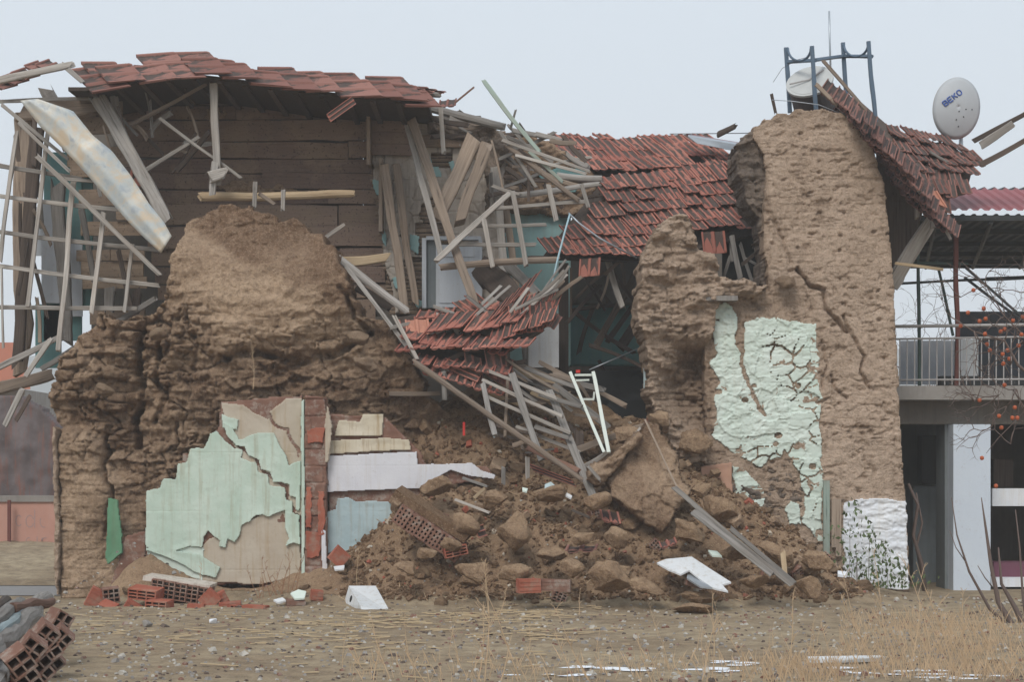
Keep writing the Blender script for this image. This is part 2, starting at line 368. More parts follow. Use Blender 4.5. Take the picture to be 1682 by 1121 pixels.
# ---------------------------------------------------------------- the ground
def mound_h(x, y):
    """height of the earth over the plot: rubble heap, slopes at the wall feet"""
    z = 0*x
    def b(cx, cy, h, rx, ry, p=1.0):
        r2 = ((x-cx)/rx)**2+((y-cy)/ry)**2
        return h*np.exp(-r2*p)
    z = z+b(.9, 2.1, 1.85, 2.6, 2.0)+b(1.4, .7, .40, 1.1, .8)+b(-.9, 1.3, 1.35, 1.25, 1.5)+b(2.3, .8, .85, 1.1, 1.2)+b(.7, -.4, .45, 1.7, .8)+b(3.1, -.25, .55, .9, .45)
    z = z+b(-1.25, -.15, .38, .6, .4)+b(-4.6, -.15, .33, .9, .32)+b(-4.75, -.1, .38, .5, .32)+b(-2.6, -.1, .16, .6, .3)+b(1.2, 3.8, 1.2, 1.4, 1.5)+b(-.2, 2.8, .8, 1, 1)
    lim = ss(-1.75, -.65, y+.18*fbm(x*1.1, x*0+3, 3, 5)); z = z*lim
    rough = np.clip(z*1.6, 0, 1)
    e, c = chunks(x, y, 2.6, 3.4, 21, .12)
    z = z+rough*(.16*fbm(x*1.6, y*1.6, 4, 31)+.10*(c-.5)*ss(.03, .3, e)+.07*fbm(x*7, y*7, 5, 33)+.05*np.abs(fbm(x*18, y*18, 3, 34)))
    return z+.018*fbm(x*2.1, y*2.1, 4, 3)+.010*fbm(x*11, y*11, 3, 4)
def axis(lo, hi, step, far, g=1.22):
    m = list(np.arange(lo, hi+step/2, step)); s = step; a = lo; L = []
    while a > -far: s *= g; a -= s; L.append(a)
    s = step; a = m[-1]; U = []
    while a < far: s *= g; a += s; U.append(a)
    return np.array(L[::-1]+m+U)
gx = axis(-7.2, 7.4, .035, 420); gy = axis(-9.6, 4.6, .035, 420)
GX, GY = np.meshgrid(gx, gy, indexing='ij')
fade = ss(5.8, 4.4, np.abs(GX-.2))*ss(6, 4.5, GY)
GZ = mound_h(GX, GY)*fade-.004
n1, n2 = GX.shape; ii = np.arange(n1*n2).reshape(n1, n2)
gf = np.stack([ii[:-1, :-1], ii[1:, :-1], ii[1:, 1:], ii[:-1, 1:]], -1).reshape(-1, 4)
fx_ = (GX[:-1, :-1]+.02).ravel(); fy_ = (GY[:-1, :-1]+.02).ravel()
on = (mound_h(fx_, fy_) > .12) & (np.abs(fx_-.2) < 5.2) & (fy_ < 4.6)
GV = np.stack([GX.ravel(), GY.ravel(), GZ.ravel()], 1)
put("ground", mesh("ground", GV, gf, None, True), M['ground'], kind='structure')
# the heap itself: the same surface raised 6 mm, only where earth is piled
fh = gf[on]; u = np.unique(fh); mp = np.full(len(GV), -1); mp[u] = np.arange(len(u)); HV = GV[u].copy(); HV[:, 2] += .006
put("rubble_heap", mesh("rubble_heap", HV, mp[fh], {'tone': .5+.5*fbm(HV[:, 0]*2, HV[:, 1]*2, 3, 8)}, True), M['mound'],
    label="brown heap of collapsed mud brick earth between the two standing walls", cat="rubble heap", kind='stuff')
def gz(x, y): return float(mound_h(np.array([x]), np.array([y]))[0])
# road, verge, far ground to the left
m = MB(); a, b_ = G(-900, 964), G(86, 964)
m.add([(-60, .6, .004), (-4.9, .6, .004), (-4.4, 2.6, .004), (-60, 2.6, .004)], [(0, 1, 2, 3)]); m.build("road", M['road'], kind='structure')
m = MB()
V = []; NX, NY = 90, 24
for i in range(NX+1):
    for j in range(NY+1):
        x = -22+18.5*i/NX; y = 2.5+8*j/NY
        V.append((x, y, .012+.30*ss(3.0, 10, y)*1.0+.05*R.random()*(0 < j)))
m.add(V, [(i*(NY+1)+j, (i+1)*(NY+1)+j, (i+1)*(NY+1)+j+1, i*(NY+1)+j+1) for i in range(NX) for j in range(NY)])
m.build("verge", M['ground'], kind='structure', smooth=True)
# ---------------------------------------------------------------- far background
def hill_mesh(x0, x1, y, h, s, n=60):
    m = MB(); V = []
    for i in range(n+1):
        x = x0+(x1-x0)*i/n; t = h*(.55+.45*math.sin(i/n*math.pi))*(1+.25*float(fbm(np.array([i*.12]), np.array([s*1.]), 4, s)[0]))
        V += [(x, y-200, -2), (x, y, t), (x, y+200, -2)]
    m.add(V, [f for i in range(n) for f in ((i*3, i*3+3, i*3+4, i*3+1), (i*3+1, i*3+4, i*3+5, i*3+2))])
    return m
hill_mesh(-300, 320, 470, 40, 3).build("hills", M['hill'], kind='structure', smooth=True)
# pink garden wall with a concrete coping across the road
Yp = 10.0
def wbox(m, px0, py0, px1, py1, Y, th, **at):
    a = P(px0, py0, Y); b = P(px1, py1, Y); m.box(((a.x+b.x)/2, Y+th/2, (a.z+b.z)/2), (abs(b.x-a.x)/2, th/2, abs(a.z-b.z)/2), **at)
t = thing("garden_wall", "salmon pink garden wall with a grey coping across the road", "wall", (P(0, 920, Yp).x, Yp, .3))
def sub(n): pass
m = MB(); wbox(m, -700, 825, 150, 925, Yp, .22); m.build("wall_face", M['roseate'], t)
m = MB(); wbox(m, -700, 815, 150, 825, Yp-.04, .32); m.build("coping", M['conc'], t)
m = MB(); wbox(m, 12, 822, 17, 990, Yp-.2, .05); m.build("post", M['rust'], t)
# faint chalked strokes, too worn to read
m = MB()
ST_ = []
def arc(cx, cy, rx, ry, a0, a1, n=9):
    q = [(cx+rx*math.cos(math.radians(a0+(a1-a0)*k/n)), cy-ry*math.sin(math.radians(a0+(a1-a0)*k/n))) for k in range(n+1)]
    for u_, v_ in zip(q[:-1], q[1:]): ST_.append((*u_, *v_))
arc(31, 856, 5, 9, 40, 320); arc(49, 857, 6.5, 10, 20, 340); ST_.append((57, 838, 57, 868)); arc(72, 857, 6, 10, 150, 290); arc(47, 890, 4, 6, 60, 300); ST_ += [(61, 882, 61, 897), (69, 884, 69, 898)]; arc(74, 890, 5, 6, 60, 180)
for (a, b, c, d) in ST_:
    p, q = P(a, b, Yp-.003), P(c, d, Yp-.003); dv = (q-p); nrm = Vector((-dv.z, 0, dv.x)).normalized()*.009
    m.add([p-nrm, q-nrm, q+nrm, p+nrm], [(0, 1, 2, 3)])
m.build("faded_writing", plain("faded_grey_paint", (.40, .27, .25), .9), t)
# rusty sheet shelter behind it
t = thing("rusty_shed", "shed clad in mottled rusty dark sheet behind the salmon wall", "shed", (P(0, 815, 12).x, 12, .3))
hf = lambda X, Z, px, py, sd: (.03*np.sin(X*14)+.06*fbm(X*2, Z*2, 4, 8), 0*X+.5)
relief("sheet_cladding", [(-300, 650), (30, 648), (70, 670), (150, 760), (150, 822), (-300, 822)], 12, hf, .5, M['tarp'], t, res=.04, ragged=.02)
# red roofed house
t = thing("distant_house", "distant house with a red clay tile roof left of the ruin", "house", (P(0, 620, 24).x, 24, 0))
m = MB(); wbox(m, -400, 640, 40, 900, 24.6, 6); m.build("wall", M['conc'], t)
m = MB(); A, B_ = P(-420, 640, 24), P(50, 640, 24); C_, D_ = P(40, 563, 28), P(-420, 563, 28)
N = 26
V = []; Fc = []
for r in range(N):
    f0, f1 = r/N, (r+1)/N
    p0, p1 = A.lerp(D_, f0), B_.lerp(C_, f0); q0, q1 = A.lerp(D_, f1), B_.lerp(C_, f1)
    for v in (p0+Vector((0, 0, .05)), p1+Vector((0, 0, .05)), q1, q0, p0, p1): V.append(v)
    k = r*6; Fc += [(k, k+1, k+2, k+3), (k+4, k+5, k+1, k)]
m.add(V, Fc, tint=.4, grv=0); m.build("roof", M['tilep'], t)
# ---------------------------------------------------------------- the ruined house
H = thing("ruined_house", "collapsed two storey mud brick house with broken tiled roofs", "house", (0, 1, 0))
# --- left front adobe wall, slumped
def h_left(X, Z, px, py, sd):
    base = ctrl(px, py, [(120, 780, .0, 60), (120, 930, .0, 60), (180, 900, .22, 40), (200, 760, .32, 45), (215, 620, .35, 40), (130, 600, .12, 50),
        (280, 640, .10, 50), (330, 520, -.02, 60), (450, 500, .0, 80), (540, 500, .05, 60), (400, 440, .06, 60), (400, 370, .45, 50), (330, 340, .6, 40), (480, 370, .6, 40),
        (290, 440, .12, 40), (250, 520, .3, 40), (300, 590, .35, 40), (450, 605, .42, 50), (560, 570, .5, 50), (400, 640, .22, 50), (600, 620, .45, 50), (520, 650, .28, 50),
        (640, 560, .6, 50), (660, 640, .7, 60), (720, 700, 1.0, 60), (780, 760, 1.2, 60), (600, 700, .6, 60), (300, 740, .3, 60), (240, 840, .3, 40), (400, 760, .3, 80), (100, 660, .2, 40), (160, 520, .3, 40)])
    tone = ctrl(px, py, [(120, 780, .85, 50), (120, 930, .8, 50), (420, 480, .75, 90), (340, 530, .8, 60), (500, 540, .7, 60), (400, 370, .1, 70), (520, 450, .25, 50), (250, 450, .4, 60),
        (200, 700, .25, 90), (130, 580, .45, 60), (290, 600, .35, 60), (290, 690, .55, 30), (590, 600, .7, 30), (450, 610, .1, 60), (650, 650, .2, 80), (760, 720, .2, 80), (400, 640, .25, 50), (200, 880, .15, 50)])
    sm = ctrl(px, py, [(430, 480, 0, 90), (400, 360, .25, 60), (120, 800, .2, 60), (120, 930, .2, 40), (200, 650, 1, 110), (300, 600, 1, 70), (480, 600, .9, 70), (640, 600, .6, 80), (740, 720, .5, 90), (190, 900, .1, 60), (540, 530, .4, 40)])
    e, off, q = courses(X, Z, .12, .33, .05, 4, .03)
    ea, oa, qa = courses(X+.10*fbm(X*2, Z*2, 3, 11), Z+.07*fbm(X*2.3, Z*2.3, 3, 12), .135, .30, 1, 13, .05); cid = qa
    fis = np.abs(fbm(X*1.5+.3*fbm(X*5, Z*5, 3, 16), Z*.9, 3, 6)); gap = ss(.03, .0, fis)
    eb, cb = chunks(X, Z, 3.6, 7.5, 83, .06); es, cs = chunks(X, Z, 10, 17, 85, .03)
    lm = ss(-.12, .22, fbm(X*1.3, Z*1.3, 3, 25))
    h = base+sm*(lm*(oa*.17*ss(.0, .02, ea)+.05*ss(.018, 0, ea))+.10*gap+.13*fbm(X*1.8, Z*2.2, 4, 9)+.045*fbm(X*5, Z*6, 5, 19)+.15*(cb-.5)*ss(0, .06, eb)+.05*ss(.07, 0, eb)+.05*(cs-.5)+.05*ss(.1, .5, fbm(X*9, Z*10, 3, 20))+(1-lm)*.035*np.abs(fbm(X*14, Z*14, 4, 26)))
    h = h+(1-sm)*((.02*ss(.014, 0, e)+off*.5)*ss(490, 520, py)+.05*ss(0, .5, fbm(X*3, Z*3, 3, 2))+.03*np.abs(fbm(X*7, Z*7, 4, 21))+.05*fbm(X*1.3, Z*1.3, 3, 10))
    h = h+.020*fbm(X*9, Z*11, 5, 12)+.014*np.abs(fbm(X*26, Z*26, 3, 14))
    for pts, wd, dp in ((((218, 540), (212, 600), (222, 650), (208, 690), (214, 730)), 9, .38), (((252, 560), (245, 620), (262, 650), (240, 690)), 7, .3), (((165, 700), (158, 760), (172, 800), (166, 880)), 6, .3),
                        (((360, 585), (420, 575), (470, 595), (540, 575), (600, 545)), 8, .25), (((300, 520), (318, 560), (310, 610)), 6, .2), (((282, 690), (276, 740)), 3, .15),
                        (((190, 540), (240, 520), (300, 540)), 5, .15), (((560, 470), (578, 520), (600, 540)), 6, .2)):
        h = h+dp*(.35+.65*ss(-.2, .25, fbm(X*4, Z*4, 3, 52)))*ss(wd*1.0, wd*.25, pld(px+9*fbm(X*6, Z*6, 4, 50), py+9*fbm(X*6, Z*6, 4, 51), pts))
    tone = np.clip(tone+.45*fbm(X*3, Z*3, 5, 17)+.35*(cid-.5)*sm+(.62*ss(-14, 14, py-(352+.60*(px-300))-34*fbm(X*2, Z*2, 3, 27))-.38)*ss(.75, .35, sm), 0, 1)  # upper zone painted darker, shading it apart from the lower face
    return h+.15, tone
LP = [(90, 1010), (90, 700), (78, 692), (62, 655), (70, 625), (95, 575), (118, 540), (150, 512), (195, 520), (242, 505), (256, 482), (268, 440), (275, 398), (283, 372), (290, 352), (312, 340), (322, 328), (338, 324), (350, 316), (368, 325), (392, 322), (408, 333), (440, 337), (448, 346), (470, 343), (494, 351),
      (499, 368), (518, 373), (524, 391), (548, 398), (553, 424), (568, 444), (572, 476), (586, 492), (584, 514), (610, 515), (640, 520), (638, 552), (660, 570), (692, 618), (690, 640), (735, 672), (770, 720), (830, 770), (850, 850), (700, 960), (300, 1010)]
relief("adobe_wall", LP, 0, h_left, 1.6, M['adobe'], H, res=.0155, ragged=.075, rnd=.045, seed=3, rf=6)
# grey render left on the wall's corner edge
hf = lambda X, Z, px, py, sd: (-.02+.06*fbm(X*9, Z*9, 4, 3), 0*X+.5)
relief("corner_render", [(87, 700), (94, 705), (95, 800), (98, 930), (97, 978), (92, 978), (88, 880)], .10, hf, .3, M['rwall'], H, res=.012, ragged=.03, rnd=.02)
# --- brick infill with paint, pier, white wall
def h_brk(X, Z, px, py, sd):
    e, off, q = courses(X, Z, .19, .40, .012, 9, .0)
    return .012*ss(.012, 0, e)+off+.004*fbm(X*20, Z*20, 3, 1), .3+0*X
bw = relief("brick_infill", [(240, 962), (238, 805), (290, 800), (300, 745), (335, 742), (358, 700), (362, 660), (440, 652), (497, 650), (497, 962)], -.02, h_brk, .14, M['brickd'], H, res=.02, ragged=.012, rnd=.01)
CR = [(358, 705), (395, 735), (420, 750), (432, 775), (455, 790), (470, 800), (472, 825), (483, 840)]
CR2 = [(437, 655), (442, 680), (452, 700), (470, 705), (478, 720), (490, 742)]
def curl(X, Z, sd, s=0): return -.012*ss(.09, .0, sd)*(.5+.5*fbm(X*5, Z*5, 2, s))
def keep_crack(lines, wd):
    def k(X, Z, px, py):
        r = np.ones(px.shape, bool); s = 1+.6*fbm(X*4, Z*4, 2, 70)
        for l in lines: r &= pld(px+3*fbm(X*12, Z*12, 3, 71), py+3*fbm(X*12, Z*12, 3, 72), l) > wd*s
        return r
    return k
def h_pl(o=0., s=0):
    return lambda X, Z, px, py, sd: (o+.012*fbm(X*1.5, Z*1.5, 3, s)+.003*fbm(X*14, Z*14, 3, s+1)+curl(X, Z, sd, s)+.004*ss(.006, 0, np.abs(((Z+.01*fbm(X, Z, 2, 4)) % .74)-.37)), .5+0*X)
# beige undercoat first, mint sheet over it
relief("undercoat", [(330, 955), (325, 905), (345, 885), (430, 845), (470, 835), (494, 870), (494, 950), (420, 962)], -.03, h_pl(0, 5), .02, M['beige'], bw, res=.012, ragged=.03, rnd=.0, keep=keep_crack([CR], 2.5))
relief("undercoat", [(242, 898), (300, 896), (336, 900), (336, 958), (300, 950), (262, 935), (242, 925)], -.03, h_pl(0, 7), .02, M['mint_r'], bw, res=.012, ragged=.04, rnd=.0, rf=8)
relief("undercoat", [(363, 662), (400, 664), (440, 690), (441, 678), (470, 655), (496, 655), (496, 850), (470, 830), (440, 800), (400, 760), (385, 735), (368, 706)], -.03, h_pl(0, 6), .02, M['beige'], bw, res=.012, ragged=.03, rnd=0, keep=keep_crack([CR2, CR], 2.2))
CR = [(357, 708), (372, 722), (383, 733), (400, 735), (398, 750), (410, 755), (424, 757), (426, 773), (442, 777), (446, 795), (470, 797), (473, 818), (483, 820), (483, 842), (492, 843)]
CR2 = [(437, 655), (440, 677), (450, 680), (450, 700), (474, 701), (476, 717), (486, 727), (497, 752)]
relief("mint_plaster", [(239, 806), (262, 802), (268, 788), (288, 786), (292, 762), (306, 758), (312, 738), (334, 736), (345, 712), (357, 708), (372, 724), (383, 735), (398, 738), (396, 752), (410, 758), (422, 760), (424, 776), (440, 780), (444, 797), (468, 800), (471, 820), (481, 823), (482, 844), (492, 846),
    (493, 897), (482, 893), (467, 901), (474, 886), (469, 868), (468, 840), (455, 845), (440, 851), (430, 846), (420, 847), (410, 858), (397, 865), (396, 880), (387, 892), (375, 886), (372, 901), (360, 899), (360, 888), (350, 881), (342, 873), (334, 884), (332, 901), (312, 899), (290, 906),
    (330, 912), (362, 932), (355, 951), (330, 946), (300, 930), (270, 915), (240, 905)], -.055, h_pl(0, 1), .02, M['mint'], bw, res=.010, ragged=.018, rnd=0, rf=8, keep=keep_crack([CR], 1.2))
relief("mint_plaster", [(366, 690), (380, 700), (392, 722), (400, 720), (412, 714), (427, 710), (450, 710), (460, 730), (470, 747), (475, 765), (484, 758), (495, 756), (495, 795), (491, 842), (484, 840), (484, 820), (475, 817), (474, 797), (462, 793), (447, 793), (444, 777), (427, 772), (425, 757), (408, 750), (400, 735), (386, 733), (372, 715)],
    -.060, h_pl(0, 2), .02, M['mint'], bw, res=.010, ragged=.018, rnd=0, rf=8, keep=keep_crack([CR], 1.6))
relief("mint_plaster", [(363, 680), (376, 684), (392, 688), (390, 708), (366, 704)], -.055, h_pl(0, 3), .02, M['mint'], bw, res=.010, ragged=.018, rnd=0, rf=8)
gp = relief("green_plaster", [(175, 818), (194, 822), (201, 880), (201, 910), (176, 930), (172, 918), (176, 880)], .10, h_pl(0, 4), .05, M['green'], H, res=.011, ragged=.02, rnd=0)
relief("brick_infill", [(203, 880), (239, 872), (240, 965), (180, 965), (195, 915)], .16, h_brk, .14, M['brickd'], H, res=.02, ragged=.02, rnd=.01)
# pier
def h_pier(X, Z, px, py, sd):
    e, off, q = courses(X, Z, .21, .5, .03, 3, .01); return .02*ss(.014, 0, e)+off+.02*fbm(X*7, Z*7, 4, 8), .3+0*X
m_ = relief("brick_pier", [(499, 650), (532, 652), (540, 690), (536, 800), (537, 945), (500, 945)], -.16, h_pier, .32, M['brickd'], H, res=.011, ragged=.02, rnd=.02)
relief("render_strip", [(494, 660), (500, 655), (501, 945), (495, 945)], -.165, h_pl(0, 8), .14, M['mint'], m_, res=.01, ragged=.01, rnd=0)
relief("render_strip", [(533, 700), (538, 660), (545, 700), (540, 760), (534, 760)], -.165, h_pl(0, 8), .1, M['beige'], m_, res=.01, ragged=.02, rnd=0)
relief("white_strip", [(527, 868), (535, 872), (538, 938), (529, 940)], -.18, h_pl(0, 8), .02, M['whitile'], m_, res=.01, ragged=.004, rnd=0)
for (a, b, c, d, s) in ((503, 704, 533, 728, 1), (503, 800, 512, 868, 2), (520, 806, 534, 880, 3), (503, 872, 526, 918, 5)):
    relief("bare_brick", [(a, b), (c, b), (c, d), (a, d)], -.178, h_pl(0, s), .02, M['brick'], m_, res=.009, ragged=.035, rf=9, rnd=0)
# white tiled wall right of the pier
ww = relief("brick_infill", [(540, 680), (632, 684), (690, 740), (700, 765), (800, 765), (818, 785), (740, 800), (660, 830), (650, 925), (538, 925)], .03, h_brk, .14, M['brickd'], H, res=.02, ragged=.012, rnd=.01)
relief("stained_plaster", [(548, 718), (556, 690), (590, 692), (595, 680), (630, 680), (628, 716)], .0, h_pl(0, 12), .02, M['stained'], ww, res=.011, ragged=.012, rnd=0)
relief("stained_plaster", [(537, 724), (625, 719), (672, 722), (676, 740), (600, 743), (540, 747)], -.01, h_pl(0, 13), .02, M['stained'], ww, res=.011, ragged=.008, rnd=0)
def h_wt(X, Z, px, py, sd):
    g = ss(.006, .0, np.abs(py-766)/118)*.5+ss(.006, 0, np.abs(px-583)/118)*(py > 784)
    f = ss(.008, 0, np.abs((X % .12)-.06))*(px > 685)*.6
    return .006*g+.006*f+.003*fbm(X*3, Z*3, 3, 5), .5+0*X
relief("white_panelling", [(538, 749), (685, 742), (686, 763), (776, 761), (792, 773), (815, 780), (812, 788), (770, 783), (740, 773), (715, 788), (700, 803), (538, 809)], -.03, h_wt, .03, M['whitile'], ww, res=.009, ragged=.006, rnd=0)
relief("blue_plaster", [(536, 842), (552, 836), (556, 816), (575, 818), (585, 824), (640, 822), (656, 836), (658, 860), (646, 880), (600, 905), (560, 912), (536, 910)], 0.0, h_pl(0, 15), .02, M['blue'], ww, res=.011, ragged=.025, rnd=0)
# --- tall pale adobe wall at the right
def h_right(X, Z, px, py, sd):
    e, off, q = courses(X, Z, .10, .30, .012, 14, .04)
    h = off*(.6+.6*fbm(X*1.5, Z*1.5, 2, 3))+.010*ss(.010, 0, e)*(fbm(X*2.4, Z*2.4, 2, 4) > .05)
    st = fbm(X*4, Z*8, 5, 22); h = h+.012*st+.012*fbm(X*16, Z*24, 4, 23)-.03*ss(.15, .35, fbm(X*4, Z*6, 3, 28))*0
    pit = ss(.30, .55, fbm(X*6, Z*9, 3, 24)); h = h+.028*pit+.026*ss(.24, .38, fbm(X*8+2*fbm(X*2, Z*2, 2, 36), Z*21, 3, 37))*(.5+.5*(fbm(X*1.6, Z*1.6, 2, 38) > -.1))
    f1, f2, c = vor(X*5+.5*fbm(X*4, Z*4, 2, 5), Z*6.5, 27); h = h+.05*ss(.20, .08, f1)*(c > .93)
    e3, c3 = chunks(X, Z, 2.6, 3.2, 29, .10)
    h = h+.022*ss(.03, .0, e3)*(fbm(X*1.4, Z*1.4, 2, 30) > .12)*(py > 440)
    for pts, wd, dp in ((((1312, 440), (1332, 470), (1352, 476), (1358, 510), (1376, 528), (1392, 545)), 3.2, .12), (((1385, 520), (1402, 556), (1420, 585), (1413, 606), (1430, 640)), 2.4, .08), (((1250, 300), (1268, 350), (1290, 400), (1300, 430)), 3, .05),
                        (((1352, 560), (1358, 600), (1350, 640)), 2, .05), (((1365, 615), (1372, 640), (1390, 655)), 2.5, .06)):
        h = h+dp*ss(wd*1.4, wd*.3, pld(px+4*fbm(X*9, Z*9, 3, 60), py+4*fbm(X*9, Z*9, 3, 61), pts))
    led = ss(40, 0, np.abs(py-500))*ss(1345, 1325, px); h = h-.06*led*ss(500, 470, py)+.16*ss(1345, 1330, px)*ss(530, 500, py)*.4
    tone = .72+.28*fbm(X*2.4, Z*2.4, 4, 33)-.45*ss(1180, 1160, px)+.22*(q-.5)-.35*ss(.10, .0, sd)-.4*pit  # tone drops in the pits and near the outline
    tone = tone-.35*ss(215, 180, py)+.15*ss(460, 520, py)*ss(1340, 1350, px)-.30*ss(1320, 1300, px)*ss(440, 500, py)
    lean = .10*ss(500, 180, py)
    return h+lean, np.clip(tone, 0, 1)
RP = [(1238, 212), (1241, 202), (1254, 200), (1258, 190), (1272, 190), (1280, 180), (1300, 182), (1312, 174), (1336, 177), (1352, 174), (1385, 181), (1412, 205), (1440, 250), (1455, 300), (1462, 360), (1467, 440), (1472, 520), (1476, 640), (1485, 760), (1489, 850), (1496, 985), (1200, 990), (1160, 900),
      (1156, 560), (1166, 490), (1200, 488), (1210, 470), (1262, 468), (1262, 440), (1256, 400), (1256, 350), (1262, 300), (1258, 250), (1240, 226)]
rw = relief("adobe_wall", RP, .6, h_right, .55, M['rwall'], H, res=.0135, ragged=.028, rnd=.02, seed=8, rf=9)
def h_face(X, Z, px, py, sd):
    e, c = chunks(X, Z, 3, 7, 41, .2); return .07*(c-.5)+.02*ss(.08, 0, e)+.10*fbm(X*3.5, Z*6, 5, 42)+.03*fbm(X*14, Z*24, 3, 4), np.clip(.4+.5*fbm(X*3, Z*3, 3, 43), 0, 1)
relief("adobe_wall", [(1208, 240), (1222, 222), (1250, 210), (1275, 260), (1275, 480), (1252, 470), (1252, 400), (1252, 360), (1226, 320), (1212, 290)], .85, h_face, .9, M['grey_adobe'], H, res=.015, ragged=.07, rnd=.04, seed=12, rf=7)
# flaky mint plaster on it
def h_flk(X, Z, px, py, sd):
    e, c = chunks(X, Z, 4.4, 5.6, 55, .12); e2, c2 = chunks(X, Z, 11, 14, 53, .05)
    return h_right(X, Z, px, py, sd)[0]*.35-.03*(c-.5)-.010*ss(.10, 0.03, e)+.020*ss(.035, .0, e)*ss(-.25, -.05, fbm(X*1.7, Z*1.7, 3, 56))+.006*fbm(X*8, Z*10, 4, 54)+.010*(c2-.5)*(fbm(X*2, Z*2, 2, 58) > 0)+.010*ss(.05, 0, e2)*(fbm(X*2, Z*2, 2, 58) > 0), .5+0*X
def h_lime(X, Z, px, py, sd):
    return h_right(X, Z, px, py, sd)[0]*.5+.016*fbm(X*5, Z*14, 4, 81)+.008*fbm(X*16, Z*22, 3, 82)+curl(X, Z, sd, 3), .5+0*X
MC = [(1219, 540), (1219, 585), (1224, 620), (1236, 650), (1254, 682)]
def kf(X, Z, px, py):
    e, c = chunks(X, Z, 4.4, 5.6, 55, .12); e2, c2 = chunks(X, Z, 11, 14, 53, .05)
    k = pld(px+4*fbm(X*12, Z*12, 3, 71), py+4*fbm(X*12, Z*12, 3, 72), MC) > 2.6+1.5*fbm(X*3, Z*3, 2, 7)
    nz = fbm(X*1.7, Z*1.7, 3, 56); k &= ~(e < .045*ss(.02, .30, nz)); f1, f2, c = vor(X*4.2, Z*5, 57); k &= ~((f1 < .15+.08*fbm(X*14, Z*14, 2, 3)) & (c > .86)); return k
relief("mint_plaster", [(1169, 505), (1190, 498), (1206, 506), (1212, 540), (1208, 565), (1219, 585), (1222, 530), (1240, 521), (1300, 524), (1340, 533), (1346, 600), (1348, 700), (1352, 800), (1353, 890), (1340, 884), (1326, 868), (1318, 858), (1322, 830), (1316, 790),
    (1304, 758), (1290, 740), (1285, 752), (1262, 758), (1252, 770), (1238, 760), (1214, 748), (1192, 735), (1166, 715), (1178, 690), (1172, 650), (1186, 625), (1168, 600), (1178, 580), (1170, 550)], .585, h_flk, .03, M['mint_r'], rw, res=.0115, ragged=.05, rnd=0, keep=kf, rf=7)
relief("mint_plaster", [(1204, 766), (1224, 768), (1246, 795), (1256, 808), (1254, 840), (1242, 864), (1232, 862), (1222, 838), (1206, 815)], .585, h_flk, .03, M['mint_r'], rw, res=.0115, ragged=.04, rnd=0, rf=7)
relief("mint_plaster", [(1288, 836), (1300, 822), (1314, 828), (1318, 862), (1296, 862)], .585, h_flk, .03, M['mint_r'], rw, res=.0115, ragged=.04, rnd=0, rf=7)
relief("bare_patch", [(1200, 738), (1250, 765), (1290, 742), (1322, 800), (1318, 835), (1290, 830), (1262, 870), (1200, 870)], .625, h_face, .1, M['grey_adobe'], rw, res=.014, ragged=.03, rnd=.0)
relief("pink_tile_patch", [(1150, 766), (1202, 760), (1206, 858), (1156, 830)], .50, h_pl(0, 3), .06, M['pink'], H, res=.011, ragged=.008, rnd=0)
relief("whitewash_patch", [(1384, 826), (1410, 818), (1448, 815), (1470, 818), (1490, 822), (1494, 968), (1386, 968)], .575, h_lime, .04, M['lime'], rw, res=.0115, ragged=.04, rnd=0)
m = MB(); wbox(m, 1353, 790, 1363, 915, .52, .05); m.build("painted_jamb", M['wgreen'], H)
m = MB(); wbox(m, 1366, 820, 1373, 900, .53, .03); wbox(m, 1373, 820, 1382, 915, .54, .04); m.build("wooden_jamb", M['wtan'], H)
# --- broken stub of the cross wall
def h_stub(X, Z, px, py, sd):
    e, o_, c = courses(X+.08*fbm(X*3, Z*3, 3, 66), Z, .085, .26, 1, 61, .05)
    rec = ctrl(px, py, [(1135, 610, .75, 42), (1130, 660, .7, 30), (1080, 600, .05, 40), (1075, 500, 0, 40), (1105, 480, .28, 26), (1120, 540, .25, 26), (1140, 460, .05, 30), (1110, 380, .15, 40), (1160, 450, .1, 40), (1155, 540, .12, 25), (1090, 680, .1, 40)])
    eb, cb = chunks(X, Z, 4.5, 10, 87, .05); es, cs = chunks(X, Z, 11, 20, 89, .03)
    return rec+.10*(cb-.5)*ss(0, .06, eb)+.03*ss(.06, 0, eb)+.03*(cs-.5)+.05*(c-.5)+.03*ss(.02, 0, e)*(fbm(X*2, Z*2, 2, 67) > .1)+.07*fbm(X*3, Z*6, 5, 62)+.035*fbm(X*12, Z*24, 4, 64), np.clip(.62+.5*fbm(X*3, Z*3, 3, 63)-1.0*rec, 0, 1)  # tone drops with recess depth
relief("adobe_wall", [(1042, 515), (1050, 480), (1052, 425), (1068, 395), (1080, 372), (1102, 352), (1128, 350), (1140, 366), (1150, 400), (1172, 412), (1180, 432), (1184, 455), (1230, 458), (1250, 462), (1258, 476), (1240, 486), (1196, 484), (1180, 505),
    (1172, 560), (1172, 700), (1160, 760), (1080, 760), (1068, 640), (1062, 570)], .3, h_stub, 1.2, M['rwall'], H, res=.0145, ragged=.075, rnd=.03, seed=15, rf=7)
m = MB(); m_s = wbox(m, 1160, 486, 1212, 494, .32, .12); m.build("lintel", M['wgrey'], H)
